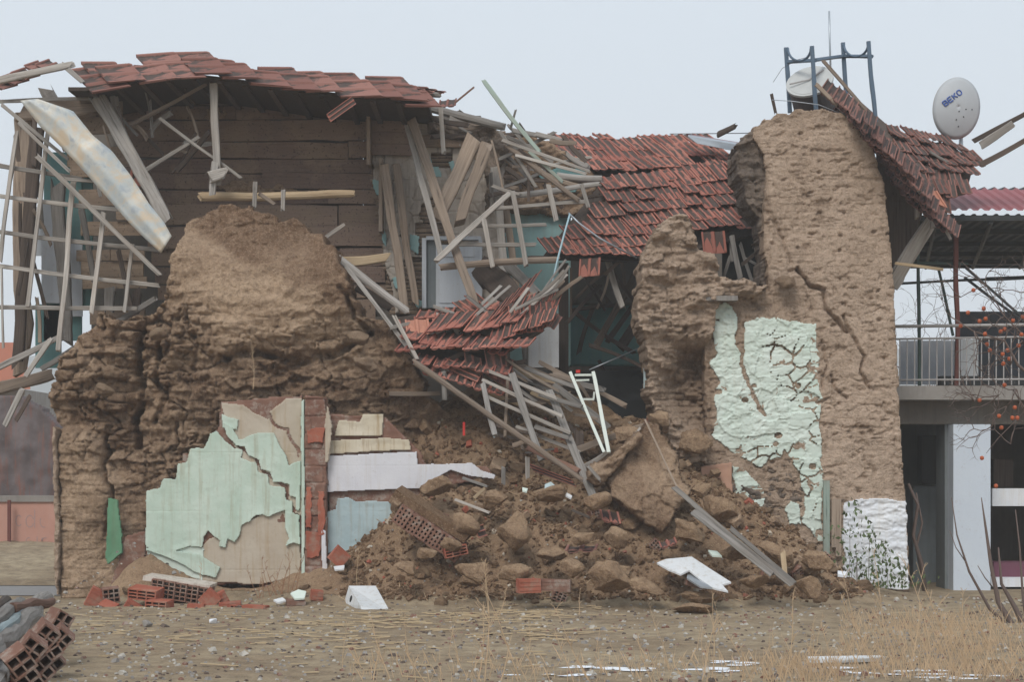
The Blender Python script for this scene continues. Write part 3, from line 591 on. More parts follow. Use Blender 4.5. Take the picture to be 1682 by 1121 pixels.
# ---------------------------------------------------------------- plank walls behind
def planks(name, poly, Y, rowpx, mat, parent, lens=(.8, 2.4), th=.05, holes=(), skew=0, gap=.006, jit=.02, seed=1, drop=.0):
    rr = random.Random(seed); m = MB(); ys = [p[1] for p in poly]; y = min(ys); r = 0; ds = (Y+CD)/F
    while y < max(ys):
        hpx = rowpx*rr.uniform(.75, 1.3); yc = y+hpx/2; xs = []
        n = len(poly)
        for k in range(n):
            (ax, ay), (bx, by) = poly[k], poly[(k+1) % n]
            if (ay > yc) != (by > yc): xs.append(ax+(bx-ax)*(yc-ay)/(by-ay))
        xs.sort()
        for a, b in zip(xs[::2], xs[1::2]):
            x = a-rr.uniform(0, 5)
            while x < b-4:
                L = rr.uniform(*lens)/ds; e = min(x+L, b+rr.uniform(-3, 3))
                if b-e < .25/ds: e = b+rr.uniform(-3, 3)
                segs = [(x, e)]
                for (hx0, hy0, hx1, hy1) in holes:
                    if hy0 < yc < hy1: segs = [s for q in segs for s in ((q[0], min(q[1], hx0)), (max(q[0], hx1), q[1])) if s[1]-s[0] > 3]
                for (s0, s1) in segs:
                    if rr.random() < drop: continue
                    N = max(2, int((s1-s0)*ds/.12)); V = []; tl = rr.uniform(-.012, .012)+skew; dy = rr.uniform(-jit, jit); ph = rr.uniform(0, 50)
                    for i in range(N+1):
                        f = i/N; X = (s0+(s1-s0)*f-CX)*ds; zc = CH+(HZ-yc)*ds+tl*(f-.5)*(s1-s0)*ds
                        hh = hpx*ds/2-gap/2
                        wv = float(fbm(np.array([X*2+ph]), np.array([ph]), 3, 1)[0]); wv2 = float(fbm(np.array([X*2.6+ph]), np.array([ph+7.]), 3, 2)[0])
                        t_ = zc+hh*(1+.10*wv); b_ = zc-hh*(1+.14*wv2)
                        V += [(X, Y+dy, b_), (X, Y+dy-.006+.012*wv, (t_+b_)/2), (X, Y+dy, t_), (X, Y+dy+th, t_), (X, Y+dy+th, b_)]
                    Fq = [(i*5+k, (i+1)*5+k, (i+1)*5+(k+1) % 5, i*5+(k+1) % 5) for i in range(N) for k in range(5)]
                    Fq += [(4, 3, 2, 1, 0), tuple(N*5+k for k in range(5))]
                    m.add(V, Fq, tint=rr.random())
                x = e+rr.uniform(0, 2)
        y += hpx+rr.uniform(0, .4); r += 1
    return m.build(name, mat, parent)
planks("plank_wall", [(196, 150), (330, 148), (560, 175), (600, 195), (608, 240), (620, 320), (633, 420), (640, 500), (560, 530), (300, 520), (262, 480), (232, 330), (205, 250)], 2.8, 28, M['board'], H, (1.2, 3.2), holes=[(385, 218, 417, 240)], seed=4, jit=.05, gap=.016)
planks("plank_wall", [(110, 165), (200, 165), (232, 330), (240, 520), (150, 520), (128, 420), (135, 330), (112, 260)], 1.95, 24, M['boardt'], H, (.4, 1.0), seed=6, drop=.28, jit=.05, skew=.01)
m = MB(); wbox(m, 150, 176, 596, 560, 3.3, .05); wl = m.build("backing_panel", M['concd'], H)
def tcoat(lst, Y, mat, name, parent=None):
    for k, p in enumerate(lst): relief(name, p, Y, h_pl(0, 20+k), .015, mat, parent or H, res=.012, ragged=.04, rnd=0, rf=6)
m = MB(); wbox(m, 384, 217, 418, 241, 2.95, .02); m.build("hole_shade_panel", M['teal'], H)  # dark teal panel stands in for the shade inside the plank hole
for k, p in enumerate(([(330, 175), (370, 180), (372, 196), (335, 198)], [(345, 305), (400, 300), (480, 305), (560, 318), (480, 322), (380, 320)])):
    relief("mud_patch", p, 2.76, (lambda X, Z, px, py, sd: (.02*fbm(X*6, Z*9, 4, 3)+.02*ss(.1, .0, sd), .5+0*X)), .03, M['adobe'], H, res=.016, ragged=.14, rnd=0, rf=6, keep=(lambda X, Z, px, py: ((px < 384) | (px > 419) | (py < 216) | (py > 242))))
# upright boards and teal boarding at the far left corner
m = MB()
for (x0, x1, y0, y1, d) in ((30, 50, 195, 620, 1.9), (44, 62, 200, 600, 1.7),):
    wbox(m, x0, y0, x1, y1, d, .08)
rr = random.Random(5)
for (x0, x1, y0, y1, d, mt, nm) in ((72, 134, 250, 560, 2.2, 'teal', "teal_board"), (100, 135, 395, 520, 2.1, 'doorp', "blue_grey_board"), (58, 100, 500, 605, 2.2, 'teal', "teal_board"), (68, 102, 330, 498, 2.15, 'doorp', "blue_grey_board"), (128, 152, 230, 505, 2.25, 'teal', "teal_board"), (52, 72, 340, 420, 2.22, 'doorp', "blue_grey_board")):
    m = MB(); wbox(m, x0, y0, x1, y1, d, .04); m.build(nm, M[mt], H)
# --- mud and lath wall with the door
def h_mud(X, Z, px, py, sd):
    e, c = chunks(X, Z, 2.2, 4, 71, .1); return .03*ss(.05, 0, e)+.02*(c-.5)+.02*fbm(X*5, Z*7, 4, 72)-curl(X, Z, sd, 2), .5+0*X
planks("lath_backing", [(600, 180), (830, 215), (830, 520), (645, 520), (612, 300)], 2.75, 6.5, M['boardt'], H, (.5, 1.2), th=.02, jit=.008, gap=.01, seed=9)
def kmud(X, Z, px, py):
    n = fbm(X*2.6, Z*2.6, 4, 75); return (n < .42) & ~((np.abs(px-688) < 34) & (np.abs(py-470) < 48+12*n)) & ~((np.abs(px-725) < 17) & (np.abs(py-263) < 12)) & ~((np.abs(px-710) < 28) & (np.abs(py-392) < 26) & (px > 683))
mw = relief("mud_render", [(602, 230), (670, 190), (745, 205), (800, 235), (830, 250), (830, 500), (650, 515), (635, 440), (620, 330)], 2.66, h_mud, .07, M['mud'], H, res=.014, ragged=.05, rnd=.0, keep=kmud)
tcoat([[(695, 262), (708, 258), (712, 274), (702, 280)], [(705, 276), (722, 272), (726, 292), (704, 290)], [(672, 384), (690, 388), (690, 420), (675, 412)], [(737, 266), (748, 264), (750, 280), (740, 284)], [(612, 296), (628, 300), (630, 330), (618, 322)],
       [(646, 455), (658, 450), (662, 482), (648, 475)], [(628, 372), (636, 380), (634, 410), (626, 400)], [(678, 488), (692, 492), (692, 505), (680, 505)], [(725, 360), (740, 364), (738, 378), (727, 374)]], 2.635, M['teal_lit'], "teal_paint", mw)
planks("plank_band", [(603, 192), (672, 196), (676, 268), (640, 264), (606, 254)], 2.55, 24, M['board'], H, (.6, 1.2), seed=12)
planks("plank_band", [(676, 222), (790, 232), (786, 252), (676, 246)], 2.58, 22, M['boardt'], H, (.8, 1.4), seed=13)
m = MB(); wbox(m, 602, 190, 608, 270, 2.3, .4); wbox(m, 622, 260, 628, 380, 2.35, .3); m.build("corner_batten", M['wtan'], H)
# door and frame
d = thing("door", "light blue grey door standing half open in the mud wall behind the leaning beam", "door", P(740, 500, 2.6))
m = MB(); wbox(m, 693, 391, 700, 506, 2.52, .1); wbox(m, 700, 388, 790, 394, 2.52, .1); wbox(m, 786, 394, 792, 506, 2.52, .1); m.build("door_frame", M['doorp'], d)
m = MB(); wbox(m, 716, 402, 786, 505, 2.54, .05); wbox(m, 722, 408, 780, 422, 2.525, .02); wbox(m, 722, 430, 780, 498, 2.528, .02); m.build("door_leaf", M['doorp'], d)
m = MB(); wbox(m, 700, 394, 716, 506, 2.6, .05); wbox(m, 704, 394, 706, 506, 2.585, .02); m.build("gap_shade_panel", M['greyp'], d)  # grey panel stands in for the shade of the open gap
m = MB(); wbox(m, 597, 190, 790, 520, 2.95, .05); m.build("backing_panel", M['concd'], H)  # panel added to stop light showing through the lath gaps
# --- rooms behind
def room(px0, py0, px1, py1, Y, mat, name, seed=0, amp=.01):
    hf = lambda X, Z, px, py, sd: (amp*fbm(X*1.2, Z*1.2, 3, seed)+.03*ss(.3, .5, fbm(X*1.7, Z*1.7, 4, seed+2)), .5+0*X)
    return relief(name, [(px0, py0), (px1, py0), (px1, py1), (px0, py1)], Y, hf, .2, mat, H, res=.03, ragged=0.0, rnd=0)
room(780, 330, 940, 606, 3.6, M['teal_lit'], "teal_wall", 3)
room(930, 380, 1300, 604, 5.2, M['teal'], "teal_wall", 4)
room(780, 606.5, 1300, 760, 3.62, M['dark'], "shade_wall", 9)  # black wall paints the shade below the teal
room(930, 400, 1120, 500, 5.05, M['concd'], "shade_wall", 6)  # darker panel over the teal, shade put into its colour
relief("adobe_wall", [(820, 215), (905, 230), (960, 260), (985, 300), (960, 360), (900, 352), (850, 350), (820, 345), (800, 300), (806, 250)], 3.4, h_face, .4, M['adobe'], H, res=.02, ragged=.07, rnd=.06, seed=5)
tcoat([[(878, 285), (892, 283), (905, 296), (890, 298)], [(905, 278), (960, 276), (965, 300), (910, 302)], [(905, 302), (950, 306), (948, 316), (912, 312)]], 3.37, M['teal'], "teal_paint")
# side and far walls that keep the rooms dark
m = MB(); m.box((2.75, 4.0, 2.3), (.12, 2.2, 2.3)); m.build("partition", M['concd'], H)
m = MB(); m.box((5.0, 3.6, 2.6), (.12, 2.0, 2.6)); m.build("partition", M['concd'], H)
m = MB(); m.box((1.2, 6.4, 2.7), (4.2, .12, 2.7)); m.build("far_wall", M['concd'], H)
m = MB(); wbox(m, 1150, 345, 1275, 480, 2.75, .1); m.build("shade_wall", M['dark'], H)  # black panel paints the shade of the gap under the roof
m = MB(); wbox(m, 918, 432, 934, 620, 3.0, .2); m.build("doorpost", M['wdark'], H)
m = MB(); wbox(m, 936, 440, 940, 520, 2.95, .05); m.build("door_batten", M['wtan'], H)
w_ = thing("white_cupboard", "white cupboard panel standing below the fallen tiles", "cupboard", P(890, 600, 2.4))
m = MB(); wbox(m, 868, 526, 918, 604, 2.4, .35); m.build("front_panel", M['white'], w_)
m = MB(); wbox(m, 864, 527, 867.5, 600, 2.42, .33); m.build("edge_strip", M['wtan'], w_)
m = MB(); wbox(m, 858, 572, 866, 575, 2.38, .02); m.build("handle", M['dark'], w_)
m = MB(); wbox(m, 830, 545, 862, 572, 2.9, .05); m.build("white_panel", M['doorp'], H)
# ---------------------------------------------------------------- roof tiles
def px3(v): return P(*v)
def tile_into(m, O, U, W, th=.014, mat_t=None, groove=2, lift=.0, pans=None, rr=R):
    """one pressed clay tile: O corner, U across, W down the slope; two rolls, raised side lock"""
    nrm = U.cross(W).normalized()
    if nrm.y > 0: nrm = -nrm
    prof = [(0, .030, .1), (.07, .030, .0), (.10, .002, .9), (.24, -.006, 1), (.40, .002, .8), (.46, .024, .0), (.54, .024, 0), (.60, .002, .8), (.76, -.006, 1), (.90, .002, .8), (.94, .022, .1), (1.02, .024, .1)]
    sc_ = U.length/.25; V = []; g = []; tw = rr.uniform(-.012, .012)
    for (f, l) in ((0, -.01), (.93, lift), (1.0, lift-.006)):
        for (u, h, gr) in prof:
            V.append(O+U*u+W*f+nrm*((h*.8+l)*min(sc_, 1.2)+tw*(u-.5))); g.append(gr*(1 if f < .95 else .3))
    n = len(prof)
    for (u, h, gr) in prof: V.append(O+U*u+W+nrm*((h*.8+lift)*min(sc_, 1.2)-th)); g.append(.3)
    Fc = [(r*n+k, r*n+k+1, (r+1)*n+k+1, (r+1)*n+k) for r in range(3) for k in range(n-1)]
    b = len(V); V += [O-nrm*(.01+th), O+U-nrm*(.01+th)]; g += [.3, .3]
    Fc.append((b, b+1, 3*n+n-1, 3*n)); Fc.append((0, b, 3*n, 2*n, n)); Fc.append((n-1, 2*n-1, 3*n-1, 4*n-1, b+1))
    m.add(V, Fc, grv=g, tint=rr.random())
def tile_rows(m, rows, down, tw, seed=0, jit=.008, miss=.0, skipc=(), lift=.03, ln=1.25):
    """rows: (x0,y0,Y0, x1,y1,Y1); down: (dx,dy,dY) px for one course; tw: tile width in px"""
    rr = random.Random(seed)
    for r, (x0, y0, Y0, x1, y1, Y1) in enumerate(rows):
        A, B_ = P(x0, y0, Y0), P(x1, y1, Y1); n = max(1, round(math.hypot(x1-x0, y1-y0)/tw))
        W = P(x0+down[0], y0+down[1], Y0+down[2])-A; U = (B_-A)/n
        for i in range(n):
            if rr.random() < miss or (r, i) in skipc: continue
            sag = .02*math.sin(i*.9+r); O = A+U*i+Vector((rr.uniform(-jit, jit), rr.uniform(-jit, jit)*.5, rr.uniform(-jit, jit)+sag))
            tile_into(m, O-W*.12, U*.99, (W*ln)+Vector((rr.uniform(-jit, jit), 0, rr.uniform(-jit, jit))), lift=lift*rr.uniform(.7, 1.3), rr=rr)
# middle roof, upper and lower sheet
m = MB()
tile_rows(m, [(903, 230, 4.3, 1165, 224, 4.3), (915, 244, 4.0, 1182, 238, 4.0), (935, 262, 3.7, 1196, 252, 3.7)], (16, 20, -.28), 24, 1, skipc=[(2, 0), (2, 8)], ln=1.3, jit=.022, lift=.06)
tile_rows(m, [(900, 222, 4.5, 1120, 222, 4.5)], (10, 10, -.2), 24, 5, miss=.35, ln=1.1)
m.build("tiled_roof", M['tile'], H)
m = MB()
rows = [(1045, 288, 3.35, 1200, 262, 3.35), (978, 296, 3.2, 1216, 270, 3.2), (985, 314, 3.0, 1232, 290, 3.0), (962, 336, 2.8, 1240, 310, 2.8), (965, 356, 2.6, 1248, 330, 2.6), (895, 372, 2.42, 1246, 350, 2.42), (882, 394, 2.25, 1100, 374, 2.25), (912, 402, 2.1, 1090, 392, 2.1)]
tile_rows(m, rows, (13, 22, -.2), 25.5, 2, skipc=[(5, 0)], ln=1.35, lift=.085, jit=.02, miss=.0)
m.build("tiled_roof", M['tile'], H)
m = MB(); tile_rows(m, [(1152, 386, 2.0, 1190, 384, 2.0)], (3, 36, -.02), 36, 3, ln=1.0); m.build("tile_strip", M['tile'], H)
m = MB(); wbox(m, 1080, 262, 1155, 274, 3.2, .1); b_ = m
m2 = MB(); A = P(900, 232, 4.45); 
m2.add([P(905, 236, 4.4), P(1170, 230, 4.4), P(1215, 292, 3.35), P(970, 296, 3.35)], [(0, 1, 2, 3)]); m2.add([P(985, 300, 3.2), P(1215, 274, 3.3), P(1250, 378, 2.35), P(1075, 425, 2.1), P(890, 420, 2.2)], [(0, 1, 2, 3, 4)])
o_ = m2.build("roof_boarding", M['wdark'], H); sm_ = o_.modifiers.new("s", 'SOLIDIFY'); sm_.thickness = .04; sm_.offset = -1
for v in o_.data.vertices: v.co.y += .09; v.co.z -= .05
# left roof verge: each pair of tiles a step along the eave
m = MB(); rr = random.Random(8)
TL = [(140, 131), (165, 118), (212, 118), (255, 108), (305, 103), (352, 108), (400, 116), (448, 126), (492, 133), (540, 137), (588, 138), (628, 142), (655, 150)]
for k, (x, y) in enumerate(TL):
    nx, ny = TL[min(k+1, len(TL)-1)]; 
    Lx, Ly = (62, (ny-y)*.6+3+rr.uniform(0, 3)) if k < len(TL)-1 else (55, 8)
    for c in range(-1, 1):
        if c == -1 and k % 4 == 2: continue
        O = P(x+20*c-8+rr.uniform(-5, 5), y+9*c-4+rr.uniform(-4, 3), 1.35-.42*c); Wv = P(x+Lx, y+Ly, 1.33)-P(x, y, 1.35); U = P(x+22, y+23, 1.0)-P(x, y, 1.42)
        tile_into(m, O, U*1.05, Wv*rr.uniform(.95, 1.1)+Vector((0, 0, rr.uniform(-.03, .03))), lift=.035, rr=rr)
m.build("tiled_roof", M['tiled'], H)
m = MB(); rr = random.Random(18)      # second line of tiles behind the verge
for k in range(26):
    x = 200+k*19; y = float(np.interp(x, [140, 210, 300, 400, 500, 640, 700], [126, 112, 106, 116, 133, 141, 150]))
    tile_into(m, P(x, y-2+rr.uniform(-2, 2), 2.1), P(x+30, y+6, 1.9)-P(x, y, 2.1), P(x+26, y+8, 1.5)-P(x, y, 2.1), lift=.03, rr=rr)
m.build("tiled_roof", M['tiled'], H)
m = MB(); rr = random.Random(19)
for k, (x, y) in enumerate(((62, 100), (80, 98), (40, 112), (22, 120), (3, 128))):
    tile_into(m, P(x, y, 1.6), P(x+26, y+10, 1.4)-P(x, y, 1.6), P(x-22, y+14, 1.4)-P(x, y, 1.6), lift=.03, rr=rr)
m.build("tiled_roof", M['tiled'], H)
# boarding under the verge, level back to the plank wall
m = MB(); pts = [(112, 150), (140, 150), (200, 140), (260, 131), (320, 128), (400, 138), (450, 146), (500, 154), (560, 160), (600, 164), (660, 166), (704, 170)]
V = []
for (x, y) in pts:
    a = P(x, y-7, 1.05); V += [a, a+Vector((0, 2.5, .05))]
m.add(V, [(2*i, 2*i+2, 2*i+3, 2*i+1) for i in range(len(pts)-1)]); o_ = m.build("roof_boarding", M['wdark'], H)
s_ = o_.modifiers.new("s", 'SOLIDIFY'); s_.thickness = .05
for k in range(13):
    x = 150+k*42; y = float(np.interp(x, [p[0] for p in pts], [p[1] for p in pts]))-5
    a = P(x, y, 1.15); m = MB(); m.box(a+Vector((0, 1.0, -.03)), (.035, 1.0, .045)); m.build("rafter", M['wdark'], H)  # dark wood puts the eave's shadow into the rafter colour
# rear roof over the back rooms (keeps them dark)
m = MB(); m.add([P(690, 190, 4.2), P(905, 238, 4.4), P(900, 330, 6.5), P(690, 300, 6.5)], [(0, 1, 2, 3)]); o_ = m.build("roof_boarding", M['wdark'], H); o_.modifiers.new("s", 'SOLIDIFY').thickness = .05
m = MB(); m.add([P(900, 300, 4.4), P(1290, 300, 4.4), P(1290, 330, 6.5), P(900, 330, 6.5)], [(0, 1, 2, 3)]); o_ = m.build("roof_boarding", M['wdark'], H); o_.modifiers.new("s", 'SOLIDIFY').thickness = .05
relief("earth_packing", [(700, 185), (790, 205), (836, 220), (838, 245), (812, 300), (806, 345), (795, 350), (796, 260), (780, 240), (700, 215)], 2.5, h_face, .8, M['grey_adobe'], H, res=.018, ragged=.07, rnd=.06, seed=7)
# right hand roof
m = MB()
tile_rows(m, [(1458, 206, 2.2, 1556, 226, 2.2), (1462, 218, 2.0, 1580, 238, 2.0), (1468, 232, 1.8, 1596, 250, 1.8), (1476, 248, 1.6, 1606, 262, 1.6), (1484, 262, 1.4, 1596, 272, 1.4)], (8, 14, -.2), 21, 31, ln=1.35, jit=.03, lift=.05)
tile_rows(m, [(1500, 280, 1.2, 1580, 284, 1.2), (1515, 300, 1.05, 1590, 298, 1.05)], (6, 24, -.12), 20, 32, ln=1.1, jit=.03, lift=.05)
tile_rows(m, [(1520, 316, .95, 1560, 330, .95)], (3, 30, -.02), 20, 33, ln=1.0, jit=.02)
m.build("tiled_roof", M['tiled'], H)
m = MB(); rr = random.Random(40)
for k in range(13):         # the edge that hangs down beside the tall wall
    f = k/12; x = 1374+f*140; y = 132+f*176+6*math.sin(f*9)
    for c in range(5):
        tile_into(m, P(x+c*15-14+rr.uniform(-4, 4), y+c*13-4+rr.uniform(-3, 3), 1.3-.2*c), P(x+18+c*10, y+14+c*14, 1.15-.2*c)-P(x+c*10, y+c*14, 1.3-.2*c), P(x-14+c*12, y+24+c*14, 1.05-.2*c)-P(x+c*10, y+c*14, 1.3-.2*c), lift=.03, rr=rr)
m.build("tiled_roof", M['tilek'], H)
m = MB(); m.add([P(1405, 165, 1.9), P(1462, 215, 2.3), P(1600, 262, 1.9), P(1585, 320, 1.3), P(1520, 335, 1.2), P(1440, 245, 1.3)], [(0, 1, 2, 3, 4, 5)])
m.add([P(1440, 245, 1.35), P(1520, 335, 1.25), P(1500, 400, 1.3), P(1468, 470, 1.4), P(1440, 330, 1.5)], [(0, 1, 2, 3, 4)])
o_ = m.build("roof_boarding", M['wdark'], H); o_.modifiers.new("s", 'SOLIDIFY').thickness = .04
# collapsed roof piece between the walls
CRF = thing("collapsed_roof_section", "heap of fallen clay roof tiles hanging between the earth wall and the white cupboard", "roof section", P(780, 560, 1))
def fan(m, x, y, Y, n, step, U, W, seed, st=.02):
    rr = random.Random(seed)
    for i in range(n):
        X, Yy, D = x+step[0]*i, y+step[1]*i, Y+step[2]*i; O = P(X, Yy, D)
        tile_into(m, O+Vector((rr.uniform(-st, st), 0, rr.uniform(-st, st))), P(X+U[0], Yy+U[1], D+U[2])-O, P(X+W[0]+rr.uniform(-3, 3), Yy+W[1]+rr.uniform(-3, 3), D+W[2])-O, lift=.02, rr=rr)
m = MB()
fan(m, 722, 518, .75, 5, (31, -4, 0), (32, -4, 0), (-24, 34, -.25), 1); fan(m, 672, 540, .7, 6, (29, 3, -.02), (30, 4, 0), (-16, 22, -.3), 2); fan(m, 662, 562, .6, 8, (27, -1, -.02), (29, -2, 0), (-12, 18, -.3), 3)
fan(m, 800, 520, .7, 5, (17, -16, .05), (20, -15, .1), (-24, 34, -.2), 4); fan(m, 834, 504, .65, 4, (18, -2, 0), (20, 0, 0), (2, 44, -.05), 5); fan(m, 846, 492, .8, 5, (16, -2, 0), (18, -8, 0), (-12, 30, -.1), 6)
fan(m, 656, 524, .9, 6, (27, -2, 0), (33, -1, 0), (4, 22, -.2), 7, .03); fan(m, 690, 584, .45, 6, (25, 3, 0), (26, 3, 0), (-8, 16, -.2), 8); fan(m, 690, 512, 1.0, 6, (29, -3, .05), (31, -2, 0), (-8, 18, -.2), 12, .03); fan(m, 700, 600, .4, 5, (27, 8, 0), (27, 7, 0), (-6, 14, -.2), 14); fan(m, 806, 540, .55, 5, (22, -8, 0), (22, -6, 0), (-8, 24, -.1), 15)
m.build("tile_layer", M['tile'], CRF)
m = MB(); fan(m, 762, 578, .4, 2, (30, -8, 0), (28, 10, 0), (8, 46, 0), 9); fan(m, 800, 566, .45, 2, (20, 10, 0), (22, 14, 0), (-2, 52, 0), 10); fan(m, 884, 500, .65, 4, (9, 4, 0), (12, 10, 0), (-12, 24, -.1), 11); m.build("hanging_tiles", M['tiled'], CRF)
m = MB(); rr = random.Random(3)
V = [P(655, 520, 1.5), P(740, 505, 1.6), P(820, 505, 1.5), P(915, 515, 1.3), P(880, 545, 1.0), P(800, 590, .75), P(700, 600, .8), P(655, 560, 1.1)]
m.add(V, [tuple(range(8))]); o_ = m.build("boarding", M['wdark'], CRF); o_.modifiers.new("s", 'SOLIDIFY').thickness = .06
for v in o_.data.vertices: v.co.z -= .06
def loose_tile(a, U, W, label, mt='tile', group=None, name="roof_tile"):
    m = MB(); tile_into(m, P(*a), P(a[0]+U[0], a[1]+U[1], a[2]+U[2])-P(*a), P(a[0]+W[0], a[1]+W[1], a[2]+W[2])-P(*a), lift=.0)
    return m.build(name, M[mt], None, label=label, cat="roof tile", group=group)
LT = "loose clay roof tiles"
loose_tile((578, 158, .9), (7, 12, 0), (-42, 30, -.1), "single clay tile slipping from the left eave below the verge", group=LT)
loose_tile((952, 426, 1.8), (34, -3, 0), (-2, 30, -.02), "clay tile hanging on end below the lower edge of the middle roof", group=LT)
loose_tile((742, 497, .9), (24, -6, 0), (38, 30, -.1), "bright red tile leaning upright at the top of the fallen tile heap", group=LT)
loose_tile((762, 486, 1.2), (20, -5, 0), (26, 22, -.1), "smaller red tile behind the leaning tile on top of the fallen heap", group=LT)
loose_tile((732, 588, .4), (-8, 14, 0), (60, 26, -.1), "smooth red tile lying under the fallen heap above the props", 'tile', LT)
loose_tile((665, 526, .7), (38, -2, 0), (3, 26, -.1), "flat red tile at the left end of the fallen tile heap", 'tilep', LT)
loose_tile((200, 272, 1.5), (36, 4, 0), (-4, 30, 0), "clay tile wedged beside the long zinc sheet", 'tile', LT)
loose_tile((840, 505, 1.0), (30, -26, 0), (-10, 16, -.1), "red tile edge sticking out among the splintered laths", 'tilep', LT)
loose_tile((722, 165, 2.6), (28, -3, 0), (-2, 12, -.1), "broken clay tiles left on the ridge log", 'tiled', LT)
loose_tile((1505, 300, .7), (34, 14, 0), (16, 28, -.1), "pale pink upturned tile at the torn edge of the right roof", 'tilep', LT)
loose_tile((1478, 282, .7), (22, 30, 0), (30, 10, -.1), "pale tile behind the upturned tile on the right roof edge", 'tilep', LT)
loose_tile((868, 762, -.1), (8, 12, 0), (70, 26, -.1), "long red tile lying at the foot of the batten frame", 'tile', LT)
loose_tile((985, 836, -.5), (30, 6, 0), (4, 20, -.2), "red tile half buried in the rubble below the white beam end", 'tile', LT)
loose_tile((932, 898, -1.0), (50, -3, 0), (-4, 10, -.2), "dark maroon tile edge half buried in the middle of the heap", 'tiled', LT)
loose_tile((1082, 892, -.9), (26, -9, 0), (4, 10, -.2), "thin red tile edge on the heap left of the white board", 'tile', LT)
loose_tile((1112, 922, -1.0), (30, 2, 0), (3, 12, -.2), "clay tile lying behind the white board", 'tile', LT)
loose_tile((793, 862, -1.0), (8, 18, 0), (-14, 4, -.2), "curved red tile piece standing in the earth heap", 'tile', LT)
# ---------------------------------------------------------------- timber
def stick_mesh(name, L, w, t, rnd=False, seed=0, bend=0., taper=1., n=None, rag=.5):
    rr = random.Random(seed); N = n or max(4, min(16, int(L/.15))); K = 9 if rnd else 8; V = []
    ph = rr.uniform(0, 99)
    for i in range(N+1):
        f = i/N; s = 1+(taper-1)*f
        wob = np.array([f*L*1.3+ph]); ox = float(fbm(wob, wob*0+1, 2, 1)[0])*w*.28+bend*math.sin(f*math.pi); oy = float(fbm(wob, wob*0+5, 2, 2)[0])*t*.28
        s2 = s*(1+.12*float(fbm(wob*3, wob*0+9, 2, 3)[0]))
        for k in range(K):
            if rnd: a = 2*math.pi*k/K; x = math.cos(a)*w/2*s2*(1+.08*math.sin(3*a+ph)); y = math.sin(a)*t/2*s2
            else:
                c = [(-1, -.8), (-.8, -1), (.8, -1), (1, -.8), (1, .8), (.8, 1), (-.8, 1), (-1, .8)][k]; x = c[0]*w/2*s2; y = c[1]*t/2*s2
            z = f*L+(rr.uniform(-rag, rag)*w if i in (0, N) else 0); V.append((x+ox, y+oy, z))
    Fc = [(i*K+k, i*K+(k+1) % K, (i+1)*K+(k+1) % K, (i+1)*K+k) for i in range(N) for k in range(K)]
    Fc += [tuple(range(K))[::-1], tuple(N*K+k for k in range(K))]
    return mesh(name, V, Fc, None, False)
SC = [0]
def stick(name, a, b, wpx, tpx=None, mat='wgrey', label=None, cat=None, group=None, parent=None, rnd=False, bend=0, taper=1., rag=.4):
    SC[0] += 1; A, B_ = P(*a), P(*b); D = B_-A; L = D.length; Z = D.normalized(); X = Z.cross(Vector((0, 1, 0)))
    X = X.normalized() if X.length > .05 else Vector((1, 0, 0)); Y_ = Z.cross(X)
    sc1 = 1/130*(CD+(a[2]+b[2])/2)/22
    me = stick_mesh(name, L, wpx*sc1, (tpx or wpx*.7)*sc1, rnd, SC[0], bend, taper, rag=rag)
    Mw = Matrix((( X.x, Y_.x, Z.x, A.x), (X.y, Y_.y, Z.y, A.y), (X.z, Y_.z, Z.z, A.z), (0, 0, 0, 1)))
    return put(name, me, M[mat], parent, label, cat, group, mw=Mw)
